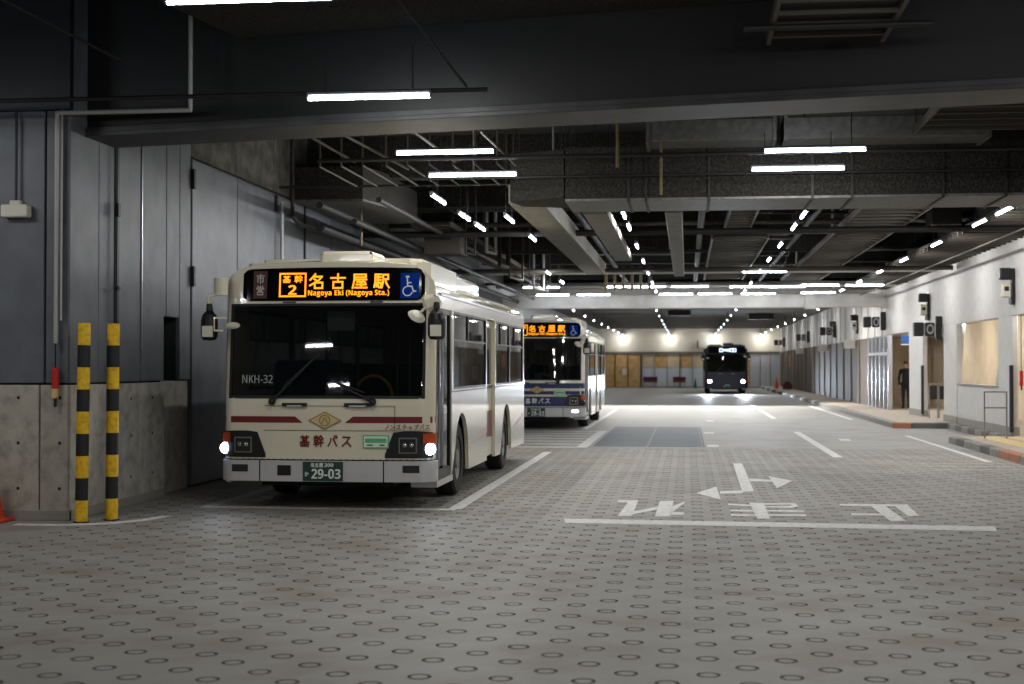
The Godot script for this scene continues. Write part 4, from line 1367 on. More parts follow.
		for r in [[-0.45, 2.66, 0.18, 0.17], [-0.2, 2.66, 0.14, 0.05], [-0.02, 2.66, 0.16, 0.1], [0.18, 2.66, 0.16, 0.17], [0.38, 2.66, 0.14, 0.17]]:
			stroke(m, [Vector2(r[0], r[1] - r[3] / 2), Vector2(r[0], r[1] + r[3] / 2), Vector2(r[0] + r[2], r[1] + r[3] / 2), Vector2(r[0] + r[2], r[1] - r[3] / 2), Vector2(r[0], r[1] - r[3] / 2)], 0.04, face)
		put("led_name", m, M.led_white, sign_box)
	put("vent_slot", plate(-0.60, -0.44, 2.452, 2.466, 0.0, 0.006), M.black, o)
	put("vent_slot", plate(0.46, 0.61, 2.452, 2.466, 0.0, 0.006), M.black, o)
	# --- livery and fittings on the front
	var front := func(p: Vector2) -> Vector3: return S(p.x, p.y, 0.006)
	if cfg.livery == "maroon":
		m = MB.new()
		hull_plate(m, [-side_u(0.27), -1.3, -1.15, -0.8, -0.36, -0.27], [1.03, 1.03, 1.03, 1.03, 1.03, 1.03], [1.105, 1.105, 1.105, 1.105, 1.105, 1.035], 0.0, 0.004)
		hull_plate(m, [0.25, 0.34, 0.7, 1.15, 1.3, side_u(0.27)], [1.03, 1.03, 1.03, 1.03, 1.03, 1.03], [1.035, 1.105, 1.105, 1.105, 1.105, 1.105], 0.0, 0.004)
		put("front_stripe", m, M.maroon, o)
		letters("front_lettering", o, M.maroon, "基幹バス", Vector2(-0.355, 0.755), Vector2(0.115, 0.125), Vector2(0.168, 0), 0.017, front)
		letters("small_lettering", o, M.maroon, "ノンステップバス", Vector2(0.66, 0.955), Vector2(0.052, 0.056), Vector2(0.069, 0), 0.008, front)
		m = MB.new()
		plain(m, side_u(1.45), side_u(4.58), 1.365, 1.385, 0.0, 0.004, 0.5)
		plain(m, side_u(5.52), side_u(LEN), 1.365, 1.385, 0.0, 0.004, 0.5)
		plain(m, -side_u(LEN), -side_u(0.27), 1.03, 1.105, 0.0, 0.004, 0.5)
		put("side_stripe", m, M.maroon, o)
		m = MB.new()
		hull_plate(m, [side_u(2.85), side_u(3.4), side_u(4.58)], [0.58, 0.62, 0.72], [0.60, 0.68, 0.82], 0.0, 0.004)
		hull_plate(m, [side_u(7.55), side_u(8.2), side_u(LEN - 0.1)], [0.58, 0.66, 0.76], [0.60, 0.72, 0.86], 0.0, 0.004)
		put("side_swoosh", m, M.pink, o)
		front_plate(o, "名古屋", "200", "29-03", -0.07)
	elif cfg.livery == "blue":
		m = MB.new()
		for y in [[1.10, 1.24], [0.94, 1.03], [0.62, 0.88]]:
			plain(m, -side_u(LEN) if y[0] > 0.9 else -side_u(0.27), side_u(0.27), y[0], y[1], 0.0, 0.004, 0.06 if y[0] < 0.9 else 0.1)
		for y in [[1.10, 1.24], [0.94, 1.03]]:
			plain(m, side_u(5.52), side_u(LEN), y[0], y[1], 0.0, 0.004, 0.5)
			plain(m, side_u(2.9), side_u(4.58), y[0], y[1], 0.0, 0.004, 0.5)
		put("blue_stripe", m, M.stripe_blue, o)
		letters("front_lettering", o, M.plate_white, "基幹バス", Vector2(-0.36, 0.70), Vector2(0.13, 0.13), Vector2(0.175, 0), 0.02, front)
		front_plate(o, "名古屋", "200", "28-32", -0.07)
	else:
		front_plate(o, "名古屋", "200", "", 0.0)
	if cfg.livery != "dark":
		# diamond badge with a ring and two strokes
		m = MB.new()
		hull_plate(m, [-0.255, -0.055, 0.145], [1.06, 0.955, 1.06], [1.062, 1.165, 1.062], 0.0, 0.008)
		var em := put("diamond_badge", m, M.gold, o)
		m = MB.new()
		var bf := func(p: Vector2) -> Vector3: return S(p.x, p.y, 0.011)
		stroke(m, [Vector2(-0.245, 1.06), Vector2(-0.055, 1.158), Vector2(0.135, 1.06), Vector2(-0.055, 0.963), Vector2(-0.245, 1.06)], 0.012, bf)
		var circle := []
		for k in 17:
			circle.append(Vector2(-0.055 + 0.062 * cos(TAU * k / 16), 1.06 + 0.062 * sin(TAU * k / 16)))
		stroke(m, circle, 0.012, bf)
		glyphs(m, "八", Vector2(-0.107, 1.005), Vector2(0.105, 0.11), Vector2.ZERO, 0.014, bf)
		put("badge_line", m, M.gold_line, em)
		# green notice on the front
		var sy := 0.735 if cfg.livery == "maroon" else 0.90
		var st := put("notice_sticker", plate(0.40, 0.71, sy, sy + 0.155, 0.0, 0.006), M.sticker_green, o)
		put("sticker_face", plate(0.415, 0.695, sy + 0.014, sy + 0.141, 0.005, 0.009), M.sticker_pale, st)
		put("sticker_band", plate(0.43, 0.68, sy + 0.065, sy + 0.115, 0.008, 0.011), M.sticker_green, st)
		put("sticker_print", plate(0.45, 0.52, sy + 0.03, sy + 0.045, 0.008, 0.011), M.plate_green, st)
		put("sticker_print", plate(0.6, 0.66, sy + 0.03, sy + 0.045, 0.008, 0.011), M.plate_green, st)
	for x in [[-0.57, -0.27], [0.18, 0.50]]:
		var h := put("grab_handle", plate(x[0], x[1], 1.225, 1.265, 0.0, 0.03), M.black, o)
		put("handle_recess", plate(x[0] + 0.06, x[1] - 0.06, 1.222, 1.238, 0.03, 0.034), M.bumper, h)
	m = MB.new()
	plain(m, -0.8, 0.78, 1.227, 1.232, 0.0, 0.002); plain(m, -0.8, 1.2, 0.938, 0.943, 0.0, 0.002); plain(m, 0.775, 0.781, 0.94, 1.23, 0.0, 0.002)
	put("panel_seam", m, M.chassis, o)
	for c in o.get_children():
		for k in ["destination_sign", "front_lettering", "small_lettering", "number_plate", "diamond_badge", "notice_sticker", "grab_handle", "vent_slot", "panel_seam", "windscreen_lettering"]:
			if c.name.begins_with(k):
				c.position += Vector3(0.06, 0, 0.007)
	# wipers
	for q in [[-0.63, 1.28, -0.16, 1.76], [0.58, 1.28, 0.14, 1.50]]:
		m = MB.new()
		m.ball(S(q[0], q[1], 0.04), 0.045, 6, 8)
		m.tube(S(q[0], q[1], 0.045), S(q[2], q[3], 0.03), 0.018, 6, 0.010)
		var w := put("wiper", m, M.black, o)
		m = MB.new()
		m.tube(S(lerpf(q[0], q[2], 0.25), lerpf(q[1], q[3], 0.25) + 0.05, 0.015), S(lerpf(q[0], q[2], 1.15), lerpf(q[1], q[3], 1.15), 0.015), 0.012, 6)
		put("wiper_blade", m, M.rubber, w)
	# mirrors
	mirror(o, body, -1.0)
	mirror(o, body, 1.0)
	# --- wheels
	for z in axles:
		for g in [-1.0, 1.0]:
			wheel(o, Vector3(g * 1.09, 0.48, -z), g)
	# --- under and inside
	put("chassis", bx(Vector3(0, 0.42, -LEN / 2), Vector3(1.6, 0.28, LEN - 0.3)), M.chassis, o)
	put("front_underframe", bx(Vector3(0, 0.42, -0.75), Vector3(2.3, 0.2, 0.9)), M.chassis, o)
	put("cabin_floor", bx(Vector3(0, 0.60, -LEN / 2), Vector3(1.7, 0.08, LEN - 0.4)), M.cabin_floor, o)
	for z in axles:
		for g in [-1.0, 1.0]:
			put("wheel_well", bx(Vector3(g * 1.0, 1.12, -z), Vector3(0.42, 0.06, 1.15)), M.chassis, o)
			put("wheel_well", bx(Vector3(g * 0.83, 0.8, -z), Vector3(0.05, 0.66, 1.15)), M.chassis, o)
	for z in [[-0.5, -1.55], [-3.0, -4.5], [-4.55, -5.55], [-5.6, -6.3], [-7.7, -LEN + 0.2]]:
		for g in [-1.0, 1.0]:
			put("side_box", bx(Vector3(g * 1.03, 0.5, (z[0] + z[1]) / 2), Vector3(0.38, 0.3, absf(z[1] - z[0]))), M.chassis, o)
	if detail:
		put("dashboard", bx(Vector3(-0.35, 1.12, -0.42), Vector3(1.5, 0.36, 0.4), 0.06), M.black, o)
		m = MB.new()
		var w0 := Vector3(-0.62, 1.32, -0.72)
		var ring2 := []
		for k in 21:
			ring2.append(w0 + Basis(Vector3.RIGHT, 0.5) * Vector3(0.23 * cos(TAU * k / 20), 0, 0.23 * sin(TAU * k / 20)))
		m.path(ring2, 0.016, 6)
		m.tube(w0, w0 + Vector3(0, -0.25, 0.15), 0.03, 6)
		put("steering_wheel", m, M.black, o)
		put("driver_seat", seat_shape(Vector3(-0.62, 0.7, -1.35), 0.9), M.seat, o)
		put("fare_box", bx(Vector3(0.18, 1.0, -1.0), Vector3(0.32, 0.7, 0.4), 0.03), M.cabin, o)
		m = MB.new()
		var arc := []
		for k in 9:
			arc.append(Vector3(0.42 + 0.24 * cos(PI * k / 10.0), 1.3 + 0.28 * sin(PI * k / 10.0), -0.75))
		m.path(arc, 0.022, 6)
		m.tube(arc[0], arc[0] + Vector3(0, -0.5, 0), 0.022, 6)
		put("handrail", m, M.handrail, o)
		for q in [[0.7, -1.6], [-0.25, -1.8], [0.4, -3.2], [-0.4, -3.4], [0.45, -5.6], [-0.45, -6.4], [0.45, -7.6]]:
			m = MB.new()
			m.tube(Vector3(q[0], 0.62, q[1]), Vector3(q[0], 2.5, q[1]), 0.018, 6)
			put("stanchion", m, M.steel, o)
		for k in 5:
			for g in [-1.0, 1.0]:
				if g > 0 and k == 2:
					continue
				put("seat", seat_shape(Vector3(g * 0.78, 0.66, -2.9 - k * 1.15), 0.75), M.seat, o)
		put("sun_visor", bx(Vector3(0.12, 2.24, -0.32), Vector3(0.34, 0.24, 0.02), 0.008), M.frost, o)
		put("advert_sheet", bx(Vector3(1.2, 1.6, -3.9), Vector3(0.01, 0.2, 0.5)), M.white, o)
		put("advert_sheet", bx(Vector3(1.2, 1.6, -5.95), Vector3(0.01, 0.24, 0.5)), M.white, o)
		put("dash_box", bx(Vector3(-0.02, 1.42, -0.55), Vector3(0.2, 0.16, 0.15), 0.02), M.frost, o)
		if cfg.livery == "maroon":
			words("windscreen_lettering", "NKH-32", Vector3(-0.83, 1.545, S(-0.83, 1.545, 0.004).z), 0.095, 0.37, M.frost, o, sans)
	return o


func roof_y(x: float) -> float:
	var a := absf(x)
	return 2.86 - 0.05 * a * a - 0.22 * pow(maxf(0.0, (a - 0.85) / 0.43), 2.4)


func roof_n(xs: Array, i: int) -> Vector3:
	var a := maxi(i - 1, 0)
	var b := mini(i + 1, xs.size() - 1)
	var d := Vector2(xs[b] - xs[a], roof_y(xs[b]) - roof_y(xs[a]))
	return Vector3(-d.y, d.x, 0).normalized()


func side_window(o: Node, g: float, z0: float, z1: float) -> void:
	var m := MB.new()
	var a := g * side_u(z0)
	var b := g * side_u(z1)
	plain(m, a, b, 1.40, 1.43, -0.03, 0.004, 0.6); plain(m, a, b, 2.37, 2.40, -0.03, 0.004, 0.6)
	plain(m, a, g * side_u(z0 + 0.03), 1.43, 2.37, -0.03, 0.004); plain(m, g * side_u(z1 - 0.03), b, 1.43, 2.37, -0.03, 0.004)
	plain(m, a, b, 2.02, 2.045, -0.03, 0.002, 0.6)
	var mid := (z0 + z1) / 2 - 0.3
	plain(m, g * side_u(mid), g * side_u(mid + 0.035), 2.04, 2.37, -0.03, 0.003)
	var w := put("side_window", m, M.black, o)
	put("pane", plate(g * side_u(z0 + 0.02), g * side_u(z1 - 0.02), 1.42, 2.03, -0.02, -0.014, 0.6), M.glass, w)
	put("pane", plate(g * side_u(z0 + 0.02), g * side_u(z1 - 0.02), 2.03, 2.38, -0.02, -0.014, 0.6), M.glass_dark, w)


func door_frame(z0: float, z1: float, posts: int) -> MB:
	var m := MB.new()
	plain(m, side_u(z0), side_u(z1), 0.34, 0.45, -0.06, -0.01, 0.3)
	plain(m, side_u(z0), side_u(z1), 2.34, 2.40, -0.06, -0.01, 0.3)
	for i in posts:
		var z := lerpf(z0, z1 - 0.06, float(i) / (posts - 1))
		plain(m, side_u(z), side_u(z + 0.06), 0.45, 2.34, -0.06, -0.01)
	return m


func seat_shape(c: Vector3, w: float) -> MB:
	var m := MB.new()
	m.box(c + Vector3(0, 0.4, 0), Vector3(w, 0.12, 0.45), Basis.IDENTITY, 0.03)
	m.box(c + Vector3(0, 0.75, -0.22), Vector3(w, 0.65, 0.1), Basis(Vector3.RIGHT, -0.12), 0.03)
	m.box(c + Vector3(0, 0.17, 0), Vector3(w * 0.6, 0.34, 0.3))
	return m


func front_plate(o: Node, area: String, klass: String, number: String, x: float) -> void:
	var p := put("number_plate", plate(x - 0.24, x + 0.24, 0.35, 0.575, 0.026, 0.036), M.plate_green, o)
	var at := func(q: Vector2) -> Vector3: return S(q.x, q.y, 0.039)
	var m := MB.new()
	glyphs(m, area, Vector2(x - 0.145, 0.515), Vector2(0.045, 0.045), Vector2(0.052, 0), 0.007, at)
	glyphs(m, "か", Vector2(x - 0.215, 0.405), Vector2(0.045, 0.05), Vector2.ZERO, 0.008, at)
	put("plate_lettering", m, M.plate_white, p)
	words("plate_class", klass, Vector3(x + 0.075, 0.538, S(x, 0.5, 0.041).z), 0.042, 0.11, M.plate_white, p)
	if number != "":
		words("plate_number", number, Vector3(x + 0.04, 0.435, S(x, 0.43, 0.041).z), 0.115, 0.35, M.plate_white, p)


func wheel(o: Node, c: Vector3, g: float) -> void:
	var x := Transform3D(Basis(Vector3.BACK, -g * PI / 2), c)
	var m := MB.new()
	m.lathe([Vector2(0.28, -0.14), Vector2(0.44, -0.14), Vector2(0.475, -0.11), Vector2(0.48, 0.0), Vector2(0.475, 0.11), Vector2(0.44, 0.14), Vector2(0.29, 0.14), Vector2(0.28, 0.1)], 28, x)
	var w := put("wheel", m, M.tyre, o)
	m = MB.new()
	m.lathe([Vector2(0.285, 0.12), Vector2(0.25, 0.10), Vector2(0.20, 0.05), Vector2(0.14, 0.06), Vector2(0.12, 0.13), Vector2(0.0, 0.14)], 20, x)
	m.lathe([Vector2(0.0, -0.1), Vector2(0.285, -0.1)], 20, x)
	put("rim", m, M.rim, w)
	m = MB.new()
	for k in 8:
		var q := Vector3(0.165 * cos(TAU * k / 8), 0.05, 0.165 * sin(TAU * k / 8))
		m.tube(x * q, x * (q + Vector3(0, 0.03, 0)), 0.014, 6)
	put("nut_ring", m, M.steel, w)


func mirror(o: Node, body: Material, g: float) -> void:
	var m := MB.new()
	var r := node("mirror", Vector3.ZERO, o)
	var cx := g * (1.40 if g < 0 else 1.36)
	var zf := 0.12 if g > 0 else 0.02
	# bottle-shaped housing
	m.lathe([Vector2(0.0, 2.00), Vector2(0.08, 2.01), Vector2(0.105, 2.06), Vector2(0.105, 2.24), Vector2(0.085, 2.31), Vector2(0.04, 2.36), Vector2(0.035, 2.44), Vector2(0.0, 2.45)], 14, Transform3D(Basis.from_scale(Vector3(1, 1, 0.7)), Vector3(cx, 0, zf)))
	put("mirror_housing", m, M.black, r)
	put("mirror_sticker", bx(Vector3(cx, 2.11, zf + 0.075), Vector3(0.13, 0.13, 0.008)), M.off_white, r)
	m = MB.new()
	if g < 0:
		m.tube(Vector3(-1.28, 2.54, -0.05), Vector3(-1.28, 2.75, -0.05), 0.085, 14)
		m.path([Vector3(-1.30, 2.58, -0.03), Vector3(-1.42, 2.52, 0.02), Vector3(-1.40, 2.40, 0.02)], 0.022, 8)
		put("mirror_post", m, body, r)
		m = MB.new()
		m.path([Vector3(-1.20, 2.27, -0.02), Vector3(-1.33, 2.27, 0.06), Vector3(-1.33, 2.12, 0.06), Vector3(-1.24, 2.12, 0.0)], 0.014, 6)
	else:
		m.box(Vector3(1.28, 2.44, 0.0), Vector3(0.20, 0.18, 0.16), Basis(Vector3.BACK, 0.35), 0.04)
		put("mirror_post", m, body, r)
		m = MB.new()
		m.path([Vector3(1.22, 2.40, 0.03), Vector3(1.18, 2.34, 0.08), Vector3(1.13, 2.31, 0.1)], 0.016, 6)
	put("mirror_bracket", m, body, r)
	m = MB.new()
	if g < 0:
		m.ball(Vector3(-1.12, 2.18, 0.02), 0.1, 8, 12, Vector3(1.0, 0.42, 0.6))
	else:
		m.lathe([Vector2(0.0, 0.03), Vector2(0.07, 0.02), Vector2(0.11, -0.02), Vector2(0.10, -0.03), Vector2(0.0, -0.03)], 14, Transform3D(Basis(Vector3.BACK, -0.6) * Basis(Vector3.RIGHT, 0.5), Vector3(1.13, 2.29, 0.12)))
	put("under_mirror", m, M.off_white, r)


func build_buses() -> void:
	var a := make_bus("city_bus", {"body": M.bus_cream, "long": 9.45, "detail": true, "sign": "route", "livery": "maroon", "markers": true, "headlights": false, "fog_lit": false, "stripe": M.maroon, "bright": true})
	a.position = Vector3(-4.238, 0, -16.36)
	tag(a, "cream city bus with a thin maroon front stripe, parked beside the steel doors", "bus", "city buses")
	var b := make_bus("city_bus", {"body": M.bus_white, "long": 9.45, "detail": true, "sign": "route", "livery": "blue", "markers": false, "headlights": false, "fog_lit": true, "stripe": M.maroon, "bright": true})
	b.position = Vector3(-4.0, 0, -37.9)
	tag(b, "pale city bus with dark blue front bands, parked behind the maroon-striped one", "bus", "city buses")
	var c := make_bus("city_bus", {"body": M.bus_navy, "long": 9.45, "detail": false, "sign": "blocks", "livery": "dark", "markers": false, "headlights": true, "fog_lit": false, "stripe": M.bus_navy, "bright": false})
	c.position = Vector3(2.35, 0, -87.0)
	tag(c, "dark navy bus coming with its headlights on from the far end", "bus", "city buses")


# ------------------------------------------------------------------ small things
func build_small_things() -> void:
	# two banded guard poles
	var spots := [[-6.55, -14.82, 0.012, "yellow and black banded guard pole beside the hanging red pull switch"], [-6.31, -15.07, 0.006, "yellow and black banded guard pole next to the concrete corner, on the bus side"]]
	for s in spots:
		var o := node("guard_pole", Vector3(s[0], 0, s[1]))
		o.rotation.z = -s[2]
		tag(o, s[3], "pole", "banded guard poles")
		for k in 9:
			var m := MB.new()
			m.lathe([Vector2(0.0, k * 0.241), Vector2(0.068 + (0.001 if k % 2 else 0.0), k * 0.241), Vector2(0.068 + (0.001 if k % 2 else 0.0), (k + 1) * 0.241 - 0.001), Vector2(0.0, (k + 1) * 0.241)], 20)
			put("colour_band", m, M.band_black if k % 2 else M.yellow, o)
		var f := MB.new()
		f.lathe([Vector2(0.0, 0.0), Vector2(0.085, 0.0), Vector2(0.085, 0.012), Vector2(0.0, 0.012)], 16)
		put("base_plate", f, M.black_steel, o)
	# junction box with its cable
	var j := node("junction_box", Vector3(-7.35, 3.41, -14.885))
	tag(j, "small off-white junction box under a black cable on the clad wall", "junction box")
	put("box_body", bx(Vector3(0, 0, 0), Vector3(0.31, 0.14, 0.12), 0.012), M.off_white, j)
	put("box_gland", bx(Vector3(0, 0.09, 0), Vector3(0.12, 0.05, 0.08), 0.008), M.off_white, j)
	var m := MB.new()
	m.tube(Vector3(0, 0.1, 0), Vector3(0, 1.1, 0.0), 0.016, 8)
	put("cable", m, M.black, j)
	# pull switches
	for s in [[-6.89, -14.9, 1.30, 1.96, "red and yellow pull switch hanging from the pale conduit"], [7.27, -32.3, 1.22, 2.84, "red pull switch hanging beside the dark pier guard"]]:
		var o := node("pull_switch", Vector3(s[0], s[2], s[1]))
		tag(o, s[4], "pull switch")
		m = MB.new()
		m.tube(Vector3(0, 0.35, 0), Vector3(0, s[3] - s[2], 0), 0.008, 6)
		put("cord", m, M.black, o)
		put("handle_box", bx(Vector3(0, 0.26, 0), Vector3(0.075, 0.24, 0.05), 0.012), M.red, o)
		put("handle_tip", bx(Vector3(-0.005, 0.10, 0), Vector3(0.075, 0.12, 0.05), 0.012), M.tactile if s[0] < 0 else M.red, o)
		m = MB.new()
		m.tube(Vector3(0, 0.05, 0), Vector3(0, -0.05, 0), 0.018, 8)
		put("hook", m, M.black, o)
	# conduit fittings
	for q in [[3.55, 0.16], [2.62, 0.05]]:
		tag(put("conduit_box", bx(Vector3(-6.6862, q[0], -16.12), Vector3(0.042, q[1], 0.07), 0.006), M.black_steel), "small black box on the dark wall conduit", "conduit box", "small boxes on the dark conduit")
	# cones
	cone(Vector3(-7.54, 0, -14.72), 0.7, "red traffic cone at the foot of the clad wall block", M.cone)
	cone(Vector3(6.15, 0.15, -100.0), 0.75, "orange traffic cone on the kerb at the far end", M.cone)
	var bar := node("barrier_block", Vector3(6.6, 0.15, -96.0))
	tag(bar, "dark red barrier block beside the orange cone", "barrier")
	m = MB.new()
	m.slab(PackedVector2Array([Vector2(-0.3, -0.2), Vector2(0.3, -0.2), Vector2(0.3, 0.2), Vector2(-0.3, 0.2)]), 0.0, 0.35)
	put("block_body", m, M.seat_red, bar)
	put("block_top", bx(Vector3(0, 0.45, 0), Vector3(0.4, 0.2, 0.25), 0.04), M.seat_red, bar)
	var wp := tag(put("warning_board", ext(7.07, 7.118, 1.6, 2.5, 99.8, 101.6, 0.005), M.kerb_orange), "orange board on the brown-grey screens near the far end", "board")
	cone(Vector3(0.62, 0, -110.5), 0.75, "dark green cone before the pale waiting room panels", M.teal)
	# benches in the waiting room
	for q in [[-2.85, 1.1, "tan doors"], [-0.6, 1.0, "green cone"]]:
		var o := node("bench", Vector3(q[0], 0, -111.3))
		tag(o, "dark red bench before the pale panels, on the side of the " + q[2], "bench", "benches at the far wall")
		put("bench_seat", bx(Vector3(0, 0.45, 0.1), Vector3(q[1], 0.06, 0.4), 0.01), M.seat_red, o)
		put("bench_back", bx(Vector3(0, 0.68, -0.1), Vector3(q[1], 0.36, 0.05), 0.01), M.seat_red, o)
		for s in [-0.4, 0.4]:
			put("bench_leg", bx(Vector3(s * q[1], 0.21, 0.1), Vector3(0.05, 0.42, 0.35)), M.steel, o)
	# signal and display boxes on the platform wall
	var lamps_at := [[32.6, "by the dark pier guard"], [43.7, "over the guard gates"], [61.5, "over the start of the brown-grey screens"], [70.5, "over the hung white sign boards"]]
	for q in lamps_at:
		var o := node("wall_signal", Vector3(7.06, 3.08, -q[0]))
		tag(o, "tall black hooded signal unit on the white wall " + q[1], "signal", "hooded signals on the platform wall")
		put("back_board", bx(Vector3(0.09, 0.38, 0), Vector3(0.06, 0.8, 0.24), 0.01), M.black, o)
		put("hood", bx(Vector3(-0.06, 0.66, 0), Vector3(0.26, 0.26, 0.26), 0.03), M.black, o)
		put("lower_case", bx(Vector3(-0.04, 0.30, 0), Vector3(0.2, 0.34, 0.22), 0.03), M.off_white, o)
		put("lens", bx(Vector3(-0.05, 0.33, 0.115), Vector3(0.1, 0.1, 0.02), 0.01), M.black, o)
		put("foot_bracket", bx(Vector3(0.05, 0.06, 0), Vector3(0.1, 0.12, 0.1), 0.01), M.steel, o)
	var displays := [[41.6, 2.42, "under the upper wall by the guard gates"], [53.2, 2.98, "over the glazed entrance"], [70.0, 3.05, "by the hung white sign boards"], [85.0, 3.05, "far along the brown-grey screens"], [106.0, 3.1, "at the far wall corner"]]
	for q in displays:
		var o := node("display_box", Vector3(6.96 if q[0] < 60.0 else 6.92, q[1], -q[0]))
		tag(o, "pair of black display boxes on a bracket " + q[2], "display box", "black display boxes on the platform wall")
		put("back_board", bx(Vector3(0.17, 0.4, -0.02), Vector3(0.2, 0.75, 0.2), 0.015), M.black, o)
		put("box_near", bx(Vector3(-0.14, 0.36, 0), Vector3(0.30, 0.42, 0.34), 0.03), M.black, o)
		var face := put("box_outer", bx(Vector3(-0.50, 0.36, 0), Vector3(0.32, 0.44, 0.34), 0.03), M.black, o)
		m = MB.new()
		m.lathe([Vector2(0.1, 0.0), Vector2(0.16, 0.0), Vector2(0.16, 0.015), Vector2(0.1, 0.015), Vector2(0.1, 0.0)], 20, Transform3D(Basis(Vector3.RIGHT, PI / 2) * Basis.from_scale(Vector3(0.75, 1, 1)), Vector3(-0.14, 0.36, 0.172)))
		put("dial_ring", m, M.steel, o)
		o.scale = Vector3(0.85, 0.9, 0.9)
	# hung sign boards on the far screens
	for q in [[62.0, "next to the glazed entrance"], [74.0, "in the middle of the row"], [89.0, "towards the far wall"]]:
		var o := node("hung_sign_board", Vector3(6.9, 2.45, -q[0]))
		tag(o, "white hung sign board over the brown-grey screens, " + q[1], "sign board", "white boards over the screens")
		put("board", bx(Vector3(0, 0.18, 0), Vector3(0.5, 0.36, 0.12), 0.01), M.white, o)
		for s in [-0.18, 0.18]:
			put("board_hanger", bx(Vector3(s, 0.55, 0), Vector3(0.02, 0.4, 0.02)), M.steel, o)
	var bs := node("blue_sign_board", Vector3(7.6, 2.42, -50.4))
	tag(bs, "blue sign board hung in the opening beside the glazed entrance", "sign board")
	put("board", bx(Vector3(0, 0.17, 0), Vector3(0.52, 0.3, 0.06), 0.008), M.blue_sign, bs)
	put("board_band", bx(Vector3(0, 0.02, 0.0), Vector3(0.52, 0.04, 0.065)), M.white, bs)
	put("board_hanger", bx(Vector3(0, 0.48, 0), Vector3(0.03, 0.44, 0.03)), M.steel, bs)
	# square sign on the far wall
	var fs := node("wall_sign_board", Vector3(1.2, 3.15, -111.7))
	tag(fs, "pale framed sign on the cream far wall above the oncoming bus", "sign board")
	put("board", bx(Vector3(0.05, 0.28, 0), Vector3(0.75, 0.5, 0.08), 0.01), M.white, fs)
	put("frame", bx(Vector3(-0.38, 0.25, 0), Vector3(0.08, 0.6, 0.12), 0.01), M.black, fs)
	# guard gates and handrail
	for i in 2:
		var o := node("guard_gate", Vector3(7.28 + i * 0.285, 0.145, -43.6))
		tag(o, "black low guard gate panel between the two white piers", "gate", "guard gates")
		for e in [-0.125, 0.125]:
			put("gate_post", bx(Vector3(e, 0.52, 0), Vector3(0.03, 1.04, 0.04), 0.004), M.steel, o)
		put("gate_panel", bx(Vector3(0, 0.76, 0), Vector3(0.21, 0.4, 0.03), 0.006), M.black, o)
		put("gate_rail", bx(Vector3(0, 1.02, 0), Vector3(0.26, 0.04, 0.04), 0.006), M.steel, o)
	var hr := node("hand_rail", Vector3(6.32, 0.145, -31.5))
	tag(hr, "thin grey handrail frame standing on the platform by the dark pier guard", "handrail")
	for e in [0.0, 0.46]:
		put("rail_post", bx(Vector3(e, 0.5, 0), Vector3(0.03, 1.0, 0.03), 0.004), M.steel, hr)
	for y in [0.66, 1.0]:
		put("rail_bar", bx(Vector3(0.23, y, 0), Vector3(0.49, 0.03, 0.03), 0.004), M.steel, hr)
	build_person(Vector3(7.97, 0.145, -53.6))


func cone(at: Vector3, h: float, label: String, mt: Material) -> void:
	var o := node("traffic_cone", at)
	tag(o, label, "cone", "traffic cones")
	put("cone_base", bx(Vector3(0, 0.02, 0), Vector3(0.38, 0.04, 0.38), 0.01), mt, o)
	var m := MB.new()
	m.lathe([Vector2(0.15, 0.04), Vector2(0.135, 0.07), Vector2(0.03, h), Vector2(0.02, h + 0.01), Vector2(0.0, h + 0.01)], 20)
	put("cone_body", m, mt, o)


